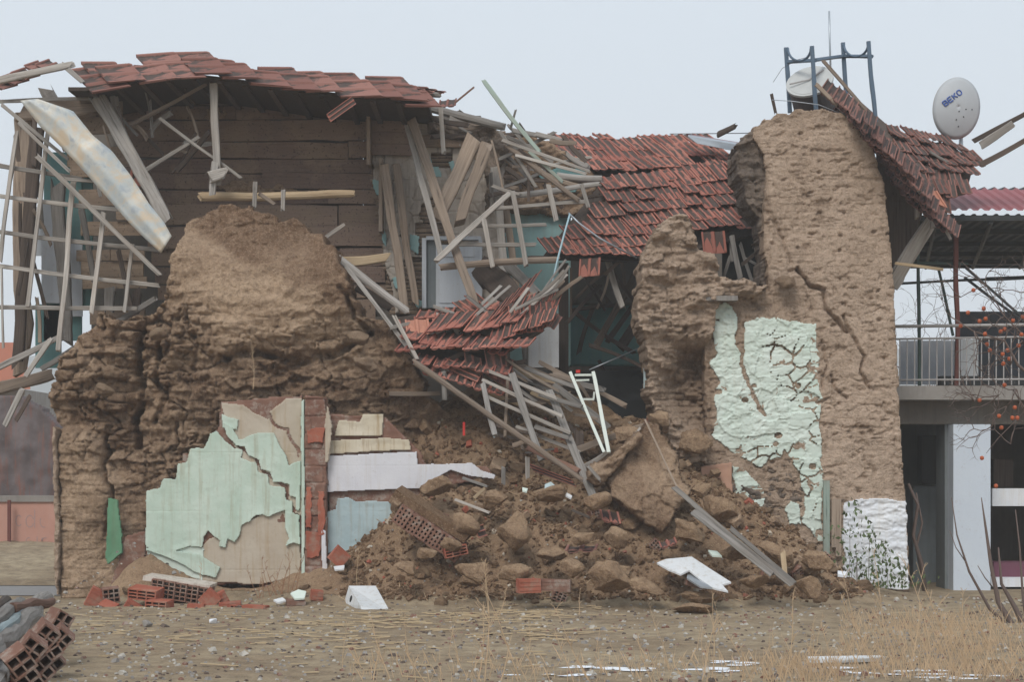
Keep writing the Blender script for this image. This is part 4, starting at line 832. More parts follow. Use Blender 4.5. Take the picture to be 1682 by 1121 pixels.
# grille of laths hanging at the left corner
LG = thing("lath_grille", "loose grille of nailed grey laths hanging at the left corner", "lath grille", P(120, 560, .9))
for (x0, y0, x1, y1, wd) in ((-60, 262, 135, 295, 7), (-60, 316, 212, 346, 7), (-60, 376, 264, 412, 7), (-60, 432, 262, 470, 7), (-60, 503, 225, 508, 7)):
    stick("lath", (x0, y0, .95), (x1, y1, .9), wd, 5, 'wpale', parent=LG)
for (x0, y0, x1, y1, wd) in ((28, 215, 0, 430, 6), (78, 218, 44, 505, 6.5), (120, 300, 96, 578, 8), (170, 350, 150, 515, 7), (217, 402, 204, 512, 6), (2, 440, 5, 572, 3)):
    stick("upright_lath", (x0, y0, .85), (x1, y1, .8), wd, 5, 'wpale', parent=LG)
SK = [
 # name, a, b, w, mat, label, category, round
 ("lath", (2, 172, .8), (112, 262, .8), 6, 'wpale', "thin lath from the top left corner down to the grille", 'lath'),
 ("lath", (32, 202, .7), (114, 282, .75), 6, 'wgrey', "thin lath ending just above the grille's upper bar", 'lath'),
 ("lath", (60, 255, .7), (262, 452, .7), 8, 'wpale', "long diagonal lath crossing the whole hanging grille", 'lath'),
 ("lath", (108, 294, .75), (172, 298, .75), 6, 'wpale', "short level lath nailed above the grille beside the zinc sheet", 'lath'),
 ("plank", (160, 160, 1.5), (272, 358, 1.2), 24, 'wgrey', "wide pale grey plank leaning behind the zinc sheet", 'plank'),
 ("plank", (185, 158, 1.6), (190, 190, 1.6), 14, 'wgrey', "splintered plank end above the wide grey plank", 'plank'),
 ("post", (350, 138, 1.2), (357, 300, 1.2), 13, 'wpale', "upright squared post under the left eave", 'post'),
 ("post", (355, 270, 1.15), (348, 322, 1.15), 12, 'wgrey', "short cracked post foot below the upright post", 'post'),
 ("block", (342, 296, 1.1), (368, 288, 1.1), 20, 'wpale', "pale wood block nailed at the foot of the upright post", 'wood block'),
 ("lath", (262, 193, 1.3), (396, 293, 1.25), 5.5, 'wpale', "long lath slanting down right in front of the plank wall", 'lath'),
 ("lath", (238, 282, 1.35), (325, 225, 1.3), 7, 'wpale', "lath slanting up right crossing the long lath", 'lath'),
 ("brace", (215, 205, 1.6), (340, 138, 1.4), 6, 'wtan', "thin brace rising to the left eave", 'brace'),
 ("lath", (190, 185, 1.6), (225, 222, 1.6), 5, 'wgrey', "short broken lath behind the wide grey plank top", 'lath'),
 ("lath", (246, 165, 1.7), (250, 225, 1.7), 5, 'wgrey', "thin upright stick under the brace at the left eave", 'lath'),
 ("beam", (75, 150, 2.0), (90, 175, 2.0), 22, 'wgrey', "stub of a thick post head at the top left", 'beam'),
 ("corner_post", (38, 190, 1.7), (38, 610, 1.7), 26, 'wtan', "tall split corner post at the far left of the ruin", 'post'),
 ("corner_post", (60, 215, 1.5), (28, 600, 1.5), 20, 'wdark', "dark leaning timber just right of the tall corner post", 'post'),
 ("post", (96, 300, 1.75), (108, 560, 1.7), 22, 'wgrey', "pale grey upright behind the middle of the grille", 'post'),
 ("post", (133, 345, 1.6), (155, 460, 1.6), 10, 'wgrey', "rough branch leaning behind the grille", 'post'),
 ("beam", (-30, 168, 1.4), (150, 160, 1.5), 6, 'wgrey', "thin rail along the top left corner", 'rail'),
 ("plank", (0, 132, 1.0), (118, 106, 1.2), 12, 'wpale', "pale fascia plank along the left roof corner", 'plank'),
 ("plank", (100, 105, 1.2), (134, 134, 1.2), 9, 'wgrey', "short grey board at the tip of the left roof corner", 'plank'),
 ("beam", (30, 186, 1.6), (160, 178, 1.8), 34, 'boardw', "thick tan wall plate beam behind the zinc sheet top", 'beam'),
 ("post", (182, 470, 1.7), (182, 510, 1.7), 18, 'wgrey', "short stump standing behind the grille's bottom bar", 'post'),
 ("post", (224, 478, 1.7), (222, 512, 1.7), 14, 'wdark', "dark stump between grille and earth wall", 'post'),
 ("beam", (-60, 660, .6), (82, 612, .9), 22, 'wtan', "rough beam jutting out of the earth at the left edge", 'beam'),
 ("beam", (-40, 622, .8), (106, 552, .9), 10, 'wgrey', "thin beam lying above the rough jutting beam", 'beam'),
 ("lath", (44, 618, .6), (84, 558, .6), 8, 'wpale', "short pale lath leaning on the left beams", 'lath'),
 ("beam", (70, 606, 1.0), (255, 492, 1.0), 9, 'wgrey', "grey pole rising from the left beams to the earth wall", 'pole'),
 ("stick", (8, 700, .5), (36, 640, .5), 9, 'wgrey', "curved root hanging under the left beams", 'root'),
 ("stick", (26, 690, .5), (50, 650, .5), 7, 'wdark', "dark root beside the curved root", 'root'),
 # wall ledge timbers
 ("log", (330, 322, 1.4), (578, 320, 1.5), 15, 'wfresh', "pale split log lying along the top of the earth wall", 'log', 1),
 ("stake", (420, 302, 1.1), (419, 340, 1.1), 7, 'wpale', "left short pale stake on the crest of the earth wall", 'stake'),
 ("stake", (465, 315, 1.1), (464, 345, 1.1), 7, 'wpale', "right short pale stake on the crest of the earth wall", 'stake'),
 ("lath", (425, 318, 1.2), (450, 335, 1.2), 7, 'wtan', "short tan lath between the two stakes", 'lath'),
 ("lath", (538, 390, 1.1), (565, 371, 1.1), 6, 'wpale', "short white lath poking from the earth wall's right shoulder", 'lath'),
 ("beam", (560, 432, 1.3), (636, 422, 1.5), 17, 'wfresh', "yellowish squared beam end right of the earth wall", 'beam'),
 ("log", (556, 427, .9), (668, 512, .8), 14, 'wgrey', "grey peeled log sloping down from the earth wall", 'log', 1),
 ("pole", (568, 440, .7), (688, 594, .4), 7, 'wgrey', "split pole beside the grey peeled log", 'pole'),
 ("plank", (585, 475, 1.2), (640, 505, 1.1), 16, 'wdark', "dark plank tucked beneath the peeled log", 'plank'),
 ("lath", (648, 518, .3), (686, 592, .3), 7, 'wpale', "pale lath lying on the left end of the fallen tiles", 'lath'),
 ("lath", (640, 540, .45), (672, 532, .45), 6, 'wgrey', "small crossing lath left of the fallen tiles", 'lath'),
 # ridge and middle
 ("log", (612, 152, 1.6), (722, 156, 1.4), 9, 'wgrey', "short grey log on the right end of the left roof", 'log', 1),
 ("log", (668, 168, 2.4), (828, 208, 2.2), 15, 'wgrey', "thick grey ridge log reaching right from the left roof", 'log', 1),
 ("lath", (724, 176, 2.0), (730, 250, 2.0), 8, 'wpale', "white lath hanging from the ridge log", 'lath'),
 ("stick", (748, 168, 2.5), (778, 143, 2.4), 3, 'rustw', "thin reddish stick standing off the ridge log", 'stick'),
 ("lath", (740, 195, 2.3), (800, 200, 2.3), 9, 'wgrey', "grey board offcut below the ridge log", 'plank'),
 ("pole", (794, 134, 1.9), (885, 250, 1.7), 7, 'wgreen', "long pale pole standing out against the sky", 'pole'),
 ("lath", (838, 212, 1.9), (847, 180, 1.9), 4, 'wgrey', "thin twig beside the long pale pole", 'stick'),
 ("lath", (820, 216, 1.6), (880, 308, 1.5), 6, 'wpale', "upper curved batten falling from the ridge", 'batten'),
 ("lath", (826, 230, 1.5), (968, 282, 1.5), 5.5, 'wpale', "batten running from the ridge to the middle roof", 'batten'),
 ("lath", (848, 256, 1.45), (962, 286, 1.45), 5, 'wpale', "lower batten running to the middle roof", 'batten'),
 ("pole", (832, 240, 1.55), (950, 330, 1.4), 9, 'wtan', "tan pole sagging under the two battens", 'pole', 1),
 ("lath", (870, 248, 1.5), (925, 300, 1.5), 6, 'wgreen', "lower half of the broken pale pole", 'pole'),
 ("lath", (880, 220, 2.2), (922, 230, 2.2), 7, 'wgrey', "grey rafter end at the middle roof's upper left", 'rafter'),
 ("lath", (840, 214, 2.4), (900, 226, 2.4), 8, 'wgrey', "grey board on the crest left of the middle roof", 'plank'),
 ("log", (870, 220, 3.0), (820, 222, 3.0), 9, 'wdark', "dark branch end on the crest beside the pole", 'log', 1),
 ("pipe_stub", (852, 204, 2.6), (864, 222, 2.6), 6, 'wdark', "dark stub poking up behind the long pale pole", 'stub', 1),
 ("log", (916, 292, 2.0), (990, 296, 2.0), 13, 'wgrey', "dark grey log tucked under the middle roof's left edge", 'log', 1),
 ("log", (850, 322, 1.9), (985, 304, 1.9), 10, 'wgrey', "pale round purlin over the middle lattice", 'purlin', 1),
 ("post", (868, 260, 1.8), (868, 330, 1.8), 5, 'wdark', "thin dark upright behind the curved battens", 'post'),
 ("post", (775, 232, 2.0), (720, 362, 1.8), 26, 'wtan', "wide tan board leaning left under the crest", 'board'),
 ("post", (800, 240, 1.9), (752, 366, 1.75), 20, 'wtan', "second tan board leaning beside the widest one", 'board'),
 ("beam", (668, 205, 2.0), (724, 420, 1.4), 11, 'wgrey', "left half of the long split leaning beam", 'beam'),
 ("beam", (676, 200, 2.0), (785, 508, 1.0), 16, 'wtan', "long cracked beam leaning across the door", 'beam'),
 ("post", (634, 270, 2.3), (664, 500, 2.2), 15, 'wtan', "rough post leaning left of the door", 'post'),
 ("post", (652, 275, 2.35), (680, 500, 2.3), 13, 'wtan', "cracked post right beside the rough leaning post", 'post'),
 ("post", (812, 280, 2.4), (832, 470, 2.3), 14, 'wgrey', "grey post behind the middle lattice", 'post'),
 ("post", (830, 345, 2.6), (848, 470, 2.5), 12, 'wtan', "tan post in front of the teal wall", 'post'),
 ("post", (805, 285, 2.2), (808, 340, 2.2), 7, 'wpale', "short pale upright under the earth packing", 'post'),
 ("beam", (838, 440, 2.0), (886, 490, 1.5), 18, 'wgrey', "stout grey strut below the middle lattice", 'strut'),
 ("plank", (790, 450, 1.8), (842, 500, 1.6), 44, 'wdark', "broad dark brown board behind the fallen tiles", 'board'),
 # lower middle
 ("pole", (680, 596, .1), (955, 790, -.9), 10, 'wtan', "long dark pole under the fallen tiles running down right", 'pole', 1),
 ("pole", (866, 735, -.4), (950, 775, -.7), 9, 'rustw', "reddish brown broken pole at the frame's foot", 'pole'),
 ("post", (728, 612, .3), (731, 655, .3), 9, 'wgrey', "short post standing under the long dark pole", 'post'),
 ("stub", (866, 752, -.3), (866, 785, -.3), 8, 'wgrey', "left short stub below the batten frame", 'stub'),
 ("stub", (828, 768, -.4), (828, 797, -.4), 7, 'wgrey', "stub standing at the end of the white panelling", 'stub'),
 ("plank", (820, 592, 1.0), (960, 648, .8), 18, 'wtan', "upper board of the pile beneath the white cupboard", 'board'),
 ("plank", (822, 604, .9), (930, 640, .8), 12, 'wfresh', "pale board in the pile beneath the white cupboard", 'board'),
 ("plank", (822, 620, .8), (985, 650, .7), 12, 'wdark', "dark board low in the pile beneath the cupboard", 'board'),
 ("plank", (935, 628, .6), (990, 640, .5), 11, 'wgrey', "grey board end behind the white metal frame", 'board'),
 ("plank", (912, 636, .4), (998, 702, .1), 12, 'wgrey', "grey pointed plank crossing behind the white metal frame", 'plank'),
 ("plank", (640, 648, .7), (722, 646, .7), 8, 'wtan', "board set level in the earth slope left of the prop", 'board'),
 ("beam", (940, 745, .2), (1060, 700, .4), 12, 'wtan', "tan beam lying level behind the frame's foot", 'beam'),
 ("beam", (950, 712, .3), (950, 755, .3), 16, 'wdark', "dark post stub right of the batten frame", 'post'),
 ("lath", (985, 790, -.6), (1052, 706, -.2), 7, 'wpale', "pale splinter leaning on the big earth slab", 'splinter'),
 ("lath", (966, 768, -.7), (984, 788, -.7), 6, 'wgrey', "small splinter at the foot of the earth slab", 'splinter'),
 ("lath", (1060, 690, -.5), (1112, 800, -.8), 3, 'wtan', "thin bent stick over the big earth slab", 'stick'),
 ("lath", (760, 786, -.5), (800, 800, -.6), 5, 'wgrey', "grey splinter above the earth clods on the left", 'splinter'),
 ("lath", (748, 822, -.9), (803, 843, -1), 5, 'wpale', "grey lath lying on the heap's left side", 'lath'),
 ("stick", (778, 820, -.9), (797, 803, -.8), 6, 'wfresh', "yellow bone shaped stick on the heap's left side", 'stick'),
 ("lath", (940, 838, -.9), (968, 850, -1), 5, 'wdark', "dark lath half buried near the beam's end", 'lath'),
 ("plank", (1108, 803, -.9), (1300, 962, -1.9), 9, 'wpale', "upper long pale plank lying down the right side of the heap", 'plank'),
 ("plank", (1140, 845, -1.2), (1270, 945, -1.8), 12, 'wgrey', "grey plank under the long pale plank", 'plank'),
 ("plank", (1200, 870, -1.3), (1305, 958, -1.8), 8, 'wgrey', "short grey plank right of the long pale plank", 'plank'),
 ("stake", (1284, 908, -1.6), (1290, 948, -1.7), 9, 'wfresh', "pale pointed stake at the heap's right foot", 'stake'),
 # splintered laths over the fallen tiles
 ("lath", (840, 532, .6), (930, 452, .8), 5, 'wpale', "upper splintered lath above the fallen tiles", 'lath'),
 ("lath", (850, 540, .6), (926, 462, .9), 5, 'wtan', "second splintered lath above the fallen tiles", 'lath'),
 ("lath", (846, 508, .5), (916, 476, .7), 5, 'wpale', "right pointing splinter over the fallen tiles", 'lath'),
 ("lath", (838, 512, .5), (868, 473, .6), 5, 'wpale', "short upright splinter over the fallen tiles", 'lath'),
 ("lath", (780, 520, .7), (838, 470, .9), 5, 'wgrey', "grey lath left of the splintered bundle", 'lath'),
 ("lath", (790, 500, .8), (822, 470, 1.0), 5, 'wgrey', "small grey lath beside the red standing tile", 'lath'),
 ("lath", (712, 505, .9), (775, 528, .8), 6, 'wpale', "pale lath lying across the top of the fallen heap", 'lath'),
 ("lath", (700, 522, .9), (780, 512, .9), 5, 'wgrey', "grey lath under the pale crossing lath", 'lath'),
 ("beam", (672, 560, .5), (790, 578, .45), 8, 'wdark', "dark batten running along the fallen tiles' lower edge", 'batten'),
 ("beam", (720, 602, .4), (868, 530, .7), 8, 'wdark', "dark batten rising through the fallen tiles", 'batten'),
 ("post", (806, 566, .7), (830, 600, .7), 14, 'wtan', "tan board end behind the hanging tiles", 'board'),
 ("post", (830, 460, 1.7), (834, 600, 1.7), 9, 'wpale', "pale upright post behind the splintered bundle", 'post'),
 ("post", (860, 530, 1.8), (862, 600, 1.8), 10, 'wgrey', "grey post beside the white cupboard", 'post'),
 # dark room
 ("beam", (980, 568, 3.2), (1056, 428, 3.4), 12, 'wtan', "brown beam leaning inside the dark room", 'beam'),
 ("lath", (996, 420, 2.4), (1022, 505, 2.2), 11, 'wpale', "pale splintered board hanging in the dark room", 'board'),
 ("lath", (994, 450, 2.3), (1030, 418, 2.4), 6, 'wtan', "thin brown lath crossing the hanging board", 'lath'),
 ("beam", (1000, 560, 3.6), (1040, 500, 3.5), 10, 'wdark', "dark strut low in the dark room", 'strut'),
 ("beam", (1020, 570, 3.4), (1065, 510, 3.3), 18, 'wdark', "wide dark plank at the right of the dark room", 'plank'),
 ("lath", (1050, 418, 2.1), (1062, 452, 2.0), 8, 'wgrey', "grey stub under the middle roof's eave", 'stub'),
 ("beam", (870, 424, 2.3), (1052, 420, 2.3), 8, 'wdark', "dark eave rail below the middle roof", 'rail'),
 ("lath", (1202, 390, 1.6), (1214, 458, 1.5), 9, 'wgrey', "grey stick standing in the gap beside the tall wall", 'stick'),
 ("lath", (1218, 436, 1.8), (1252, 408, 1.8), 6, 'wdark', "dark stick in the gap beside the tall wall", 'stick'),
 # right hand roof
 ("beam", (1468, 468, 1.2), (1532, 362, 1.0), 24, 'wgrey', "stout grey bracket under the right roof", 'bracket'),
 ("lath", (1462, 250, .5), (1520, 330, .5), 6, 'wpale', "white lath lying across the right roof's torn edge", 'lath'),
 ("lath", (1544, 358, .5), (1562, 393, .4), 5, 'wpale', "thin white lath hanging free below the right roof", 'lath'),
 ("post", (1507, 318, .9), (1505, 358, .9), 8, 'wpale', "short pale upright beneath the right roof", 'post'),
 ("post", (1533, 360, .9), (1531, 376, .9), 8, 'wpale', "small white block beneath the right roof", 'wood block'),
 ("beam", (1380, 178, .9), (1440, 240, .8), 5, 'wgrey', "thin rail following the hanging tile edge", 'rail'),
 ("beam", (1352, 100, 1.1), (1430, 190, 1.0), 6, 'wtan', "brown lath rising over the hanging tile edge", 'lath'),
 ("lath", (1340, 138, .9), (1374, 172, .9), 7, 'wtan', "brown lath in front of the tank", 'lath'),
 ("beam", (1600, 232, 1.4), (1700, 178, 1.2), 8, 'wdark', "upper dark rafter end at the right edge", 'rafter'),
 ("beam", (1610, 242, 1.3), (1660, 206, 1.2), 14, 'wgrey', "light rafter end between the two dark rafters", 'rafter'),
 ("beam", (1614, 270, 1.3), (1700, 222, 1.1), 9, 'wdark', "lower dark rafter end at the right edge", 'rafter'),
 ("stub", (1268, 156, 1.2), (1274, 186, 1.2), 5, 'wdark', "dark stub on top of the tall wall's left shoulder", 'stub'),
 ("log", (1180, 222, 3.2), (1208, 208, 3.1), 11, 'wdark', "dark log end above the middle roof's right corner", 'log', 1),
]
M['boardw'] = M['wtan']; M['rustw'] = mat_wood("reddish_wood", (.16, .085, .06), (.26, .15, .11), (.2, .12, .1))
for s in SK:
    nm, a, b, wd, mt, lb, ct = s[:7]
    nm = 'fallen_'+nm if nm == 'beam' else nm
    stick(nm, a, b, wd, None, mt, lb, ct, rnd=len(s) > 7, rag=.5, taper=.85 if wd > 9 else .92)
rr = random.Random(99)
for (x0, x1, y0, y1, Ya, Yb_, n, ang, sp, lo, hi, mats, lb, gp) in (
    (815, 950, 225, 330, 1.9, 2.8, 24, .35, .45, 35, 100, ('wpale', 'wgrey', 'wtan', 'wdark'), "thin broken lath in the tangle between ridge log and middle roof", "laths in the tangle left of the middle roof"),
    (670, 830, 195, 235, 2.2, 2.9, 14, .2, .5, 25, 70, ('wdark', 'wgrey', 'wtan'), "short splintered wood end packed under the ridge log", "splintered wood under the ridge log"),
    (815, 985, 612, 655, .4, 1.1, 16, .42, .12, 50, 150, ('wtan', 'wdark', 'wgrey', 'wfresh'), "thin board layered in the pile below the white cupboard", "boards piled below the white cupboard"),
    (850, 930, 455, 505, .7, 1.1, 8, -.75, .2, 40, 90, ('wpale', 'wtan', 'wgrey', 'wfresh'), "splintered lath fanning out above the fallen tiles", "splintered laths above the fallen tiles"),
    (670, 880, 510, 610, .55, 1.0, 10, -.1, .35, 40, 120, ('wdark', 'wgrey', 'wdark'), "dark batten caught among the fallen tiles", "battens among the fallen tiles"),
    (830, 980, 640, 760, -.1, .8, 16, .5, .5, 30, 90, ('wdark', 'wtan', 'wgrey'), "broken stick lying behind the fallen batten frame", "broken sticks behind the fallen frame"),
    (200, 330, 150, 260, 1.6, 1.95, 10, .6, .7, 30, 80, ('wgrey', 'wtan', 'wdark'), "broken lath end hanging under the left eave", "broken laths under the left eave"),
    (940, 1060, 430, 660, 2.4, 4.4, 14, 1.0, .8, 50, 130, ('wdark', 'wtan', 'wdark'), "dark timber leaning inside the dark room", "timbers inside the dark room"),
    (1180, 1255, 390, 465, 2.2, 2.6, 5, 1.2, .6, 40, 80, ('wdark', 'wgrey'), "dark stick leaning in the gap below the middle roof", "sticks in the gap below the middle roof"),
    (20, 240, 170, 600, 1.2, 1.75, 14, 1.45, .25, 60, 160, ('wgrey', 'wtan', 'wdark'), "rough upright stick behind the lath grille", "rough sticks behind the lath grille"),
    (1470, 1560, 260, 340, 1.2, 1.6, 8, .9, .5, 40, 90, ('wdark', 'wtan', 'wgrey'), "broken roof lath sticking out under the right roof", "broken laths under the right roof")):
    for _ in range(n):
        x, y, a, L, Yk = rr.uniform(x0, x1), rr.uniform(y0, y1), rr.gauss(ang, sp), rr.uniform(lo, hi), rr.uniform(Ya, Yb_)
        dx, dy = math.cos(a)*L/2, math.sin(a)*L/2
        if y1 < 240 and x-dx < 700: continue
        stick("broken_lath", (x-dx, y-dy, Yk), (x+dx, y+dy, Yk+rr.uniform(-.25, .25)), rr.uniform(3, 8), None, rr.choice(mats), lb, "lath", gp, bend=rr.uniform(-.03, .03), rag=.8)
# batten lattice left of the middle roof
BL = thing("batten_lattice", "bare batten lattice sticking out left of the middle tiled roof", "roof lattice", P(850, 440, 1.4))
for (x0, y0, x1, y1, wd) in ((806, 342, 965, 331, 6), (778, 371, 896, 370, 6), (740, 402, 880, 401, 6.5)): stick("batten", (x0, y0, 1.35), (x1, y1, 1.5), wd, 5, 'wpale', parent=BL)
for (x0, y0, x1, y1, wd) in ((796, 362, 810, 438, 8), (842, 314, 863, 436, 8), (902, 304, 914, 362, 8), (955, 304, 966, 340, 7)): stick("cross_batten", (x0, y0, 1.25), (x1, y1, 1.2), wd, 5, 'wpale', parent=BL)
stick("rafter", (724, 440, 1.3), (915, 426, 1.6), 12, 10, 'wtan', parent=BL, rnd=True)
stick("rafter", (716, 428, 1.1), (838, 318, 1.4), 9, 6, 'wpale', parent=BL); stick("rafter", (742, 400, 1.3), (810, 345, 1.4), 7, 5, 'wgrey', parent=BL)
# fallen frame lower middle
FF = thing("fallen_batten_frame", "fallen frame of nailed battens standing on the rubble heap", "batten frame", P(900, 770, -.4))
for (x0, y0, x1, y1, wd) in ((804, 610, 914, 655, 5.5), (794, 626, 925, 685, 6), (795, 650, 938, 712, 6), (848, 702, 952, 744, 6)): stick("batten", (x0, y0, .25), (x1, y1, -.2), wd, 5, 'wpale', parent=FF)
for (x0, y0, x1, y1, wd) in ((840, 614, 888, 756, 11), (902, 642, 976, 822, 13), (793, 632, 812, 716, 9)): stick("post", (x0, y0, .15), (x1, y1, -.5), wd, 8, 'wgrey', parent=FF)
stick("prop", (834, 616, .3), (829, 718, .2), 5, 4, 'wtan', parent=FF)
# white metal ladder like frame
LD = thing("tubular_ladder", "white metal ladder frame leaning right of the fallen batten frame", "ladder", P(980, 740, -.3))
stick("side_rail", (936, 612, .3), (992, 745, -.5), 5, 5, 'ladder', parent=LD, rag=0); stick("side_rail", (974, 612, .3), (999, 745, -.5), 6, 5, 'ladder', parent=LD, rag=0)
for (x0, y0, x1, y1) in ((944, 617, 972, 617), (946, 626, 968, 625), (956, 656, 976, 656), (975, 656, 976, 644)): stick("rung", (x0, y0, .28), (x1, y1, .28), 3.5, 3, 'ladder', parent=LD, rag=0)
# cables, pipes
def wire(name, pts, r, mat, label, cat, group=None, parent=None):
    m = MB(); Q = [P(*p) for p in pts]; m.tube(Q, r, 7); return m.build(name, M[mat], parent, smooth=True, label=label, cat=cat, group=group)
wire("conduit_pipe", [(936, 352, 1.3), (928, 380, 1.2), (915, 430, 1.1), (905, 475, 1.0)], .014, 'blueplastic', "pale blue pipe hanging from the middle roof's left edge", "pipe")
wire("conduit_pipe", [(934, 350, 1.35), (950, 366, 1.3), (985, 392, 1.3), (1046, 424, 1.5)], .012, 'galv', "grey pipe crossing the middle roof tiles down to the eave", "pipe")
wire("cable", [(968, 608, 2.6), (1010, 590, 2.8), (1055, 570, 3.0)], .010, 'galv', "thin grey cable low in the dark room", "cable")
wire("cable", [(690, 590, .4), (690, 590.5, .4)], .004, 'dark', "short black cable end", "cable") if 0 else None
wire("power_cable", [(1100, 220, 3.5), (1210, 219, 3.6), (1260, 218, 4)], .006, 'dark', "thin dark cable above the middle roof's right corner", "cable")
wire("loose_wire", [(1268, 164, 1.1), (1300, 166, 1.0), (1345, 172, 1.0), (1390, 190, .9)], .005, 'galv', "loose wire over the tall wall's top", "wire")
wire("loose_wire", [(1270, 135, 1.1), (1285, 112, 1.1), (1310, 98, 1.1), (1325, 94, 1.1)], .003, 'dark', "thin curling wire left of the blue tank stand", "wire")
# zinc sheet
def sheet(name, L, wd, a, label):
    pass
m = MB(); prof = [(34, 164, 0, 60, 168), ]
LFT = [(33, 165), (66, 208), (104, 245), (140, 284), (178, 327), (214, 368), (240, 394), (264, 416)]; RGT = [(62, 162), (120, 182), (152, 222), (184, 248), (216, 290), (246, 336), (270, 366), (282, 388)]
V = []; NN = 48; K = 9
def pl(L_, f): g = f*(len(L_)-1); i = min(int(g), len(L_)-2); t = g-i; return (L_[i][0]*(1-t)+L_[i+1][0]*t, L_[i][1]*(1-t)+L_[i+1][1]*t)
for i in range(NN+1):
    f = i/NN; l, r_ = pl(LFT, f), pl(RGT, f); st = .015*(f > .33)+.015*(f > .66)
    for k in range(K):
        u = k/(K-1); Yv = .55-.02*math.sin(u*math.pi)+.012*math.sin(f*9+u*3)-st-.02*(abs(u-.45) < .08)
        V.append(P(l[0]*(1-u)+r_[0]*u, l[1]*(1-u)+r_[1]*u, Yv))
m.add(V, [(i*K+k, i*K+k+1, (i+1)*K+k+1, (i+1)*K+k) for i in range(NN) for k in range(K-1)])
o_ = m.build("zinc_sheet", M['sheet'], None, smooth=True, label="long stained zinc sheet sliding down the left corner", cat="metal sheet"); s_ = o_.modifiers.new("s", 'SOLIDIFY'); s_.thickness = .012; s_.offset = 1
# ---------------------------------------------------------------- rooftop things
TK = thing("tank_stand", "blue steel tank stand with empty cradles above the tall wall", "tank stand", P(1360, 180, 1.6))
Ys = 2.0
for (x0, y0, x1, y1, D) in ((1292, 78, 1298, 185, Ys), (1333, 76, 1341, 190, Ys-.5), (1384, 70, 1392, 190, Ys+.3), (1427, 68, 1438, 200, Ys-.3)): stick("leg", (x0, y0, D), (x1, y1, D), 6.5, 6, 'steel', parent=TK, rag=0)
stick("crossbar", (1294, 101, Ys), (1340, 99, Ys-.5), 5, 5, 'steel', parent=TK, rag=0); stick("crossbar", (1336, 99, Ys-.5), (1386, 92, Ys+.3), 5, 5, 'steel', parent=TK, rag=0); stick("crossbar", (1386, 93, Ys+.3), (1432, 92, Ys-.3), 5, 5, 'steel', parent=TK, rag=0)
for (x0, x1, y, Dd, De) in ((1294, 1332, 79, Ys, Ys-.5), (1386, 1426, 72, Ys+.3, Ys-.3)):
    m = MB(); pts = []
    for k in range(13): a = math.pi*k/12; pts.append(P((x0+x1)/2-(x1-x0)/2*math.cos(a), y+21*math.sin(a), Dd+(De-Dd)*k/12))
    m.tube(pts, .018, 6); m.build("cradle", M['steel'], TK, smooth=True)
BR = thing("water_tank", "round metal water tank lying tilted under the blue stand", "water tank", P(1325, 175, 1.9))
A, B_ = P(1326, 128, 1.9), P(1345, 182, 2.1); ax = (B_-A).normalized()
def disc_tube(m, A, B_, r, n=28, cap=True, **at):
    t = (B_-A).normalized(); u = t.cross(Vector((0, 1, 0))).normalized(); q = t.cross(u); V = []
    for C_ in (A, B_):
        for k in range(n): a = 2*math.pi*k/n; V.append(C_+(u*math.cos(a)+q*math.sin(a))*r)
    Fc = [(k, (k+1) % n, n+(k+1) % n, n+k) for k in range(n)]
    if cap: Fc += [tuple(range(n))[::-1], tuple(range(n, 2*n))]
    m.add(V, Fc, **at)
tn = Vector((-.30, -.66, .62)).normalized(); c0 = P(1330, 134, 1.75)
m = MB(); disc_tube(m, c0, c0-tn*.55, .30); m.build("shell", M['tank'], BR, smooth=False)
m = MB(); disc_tube(m, c0-tn*.02, c0+tn*.012, .325); m.build("rim", M['tankl'], BR)
m = MB(); disc_tube(m, c0+tn*.012, c0+tn*.016, .285); m.build("lid", M['tankl'], BR)
m = MB(); m.tube([c0+tn*.02+Vector((-.27, 0, -.05)), c0+tn*.035, c0+tn*.02+Vector((.2, .05, .16))], .012, 6); m.build("seam", M['rail'], BR)
wire("antenna_mast", [(1362, 18, 2.2), (1363, 70, 2.2), (1366, 170, 2.2)], .014, 'galv', "thin grey antenna mast above the blue tank stand", "mast")
# dish
DS = thing("satellite_dish", "grey satellite dish with blue lettering standing behind the right roof", "satellite dish", P(1572, 235, 2.4))
Cd = P(1571, 178, 2.4); Rx, Rz = 40/2860*24.4, 51/2860*24.4
tl = math.radians(12)
def dp(u, v, off=0.):
    r2 = u*u+v*v; x, z = Rx*u, Rz*v; x2 = x*math.cos(tl)+z*math.sin(tl)*.55; z2 = z*math.cos(tl)-x*math.sin(tl)*.4
    return Cd+Vector((x2, .10*r2-.10+off+.22*z2*0+.15*u*Rx, z2))
m = MB(); V = []; NR, NA = 8, 48
for i in range(NR+1):
    for k in range(NA): a = 2*math.pi*k/NA; r = i/NR; V.append(dp(r*math.cos(a), r*math.sin(a)))
m.add(V, [(i*NA+k, i*NA+(k+1) % NA, (i+1)*NA+(k+1) % NA, (i+1)*NA+k) for i in range(NR) for k in range(NA)])
o_ = m.build("reflector", M['dish'], DS, smooth=True); s_ = o_.modifiers.new("s", 'SOLIDIFY'); s_.thickness = .014; s_.offset = -1
m = MB(); m.tube([dp(math.cos(a*math.pi/24), math.sin(a*math.pi/24), .002) for a in range(49)], .011, 6); m.build("rim", M['rail'], DS, smooth=True)
for (u, v) in ((.05, -.15), (.28, -.30), (.12, -.62), (.34, -.05), (.62, -.02), (-.02, -.42)):
    m = MB(); p = dp(u, v); m.tube([p+Vector((0, -.02, 0)), p+Vector((0, .01, 0))], .010, 6); m.build("bolt", M['dark'], DS)
m = MB(); m.tube([dp(.12, -.1, -.004), dp(.30, -.55, -.004)], .003, 4); m.tube([dp(.02, -.95, -.004), dp(.75, .32, -.004)], .003, 4); m.build("pressed_line", M['rail'], DS)
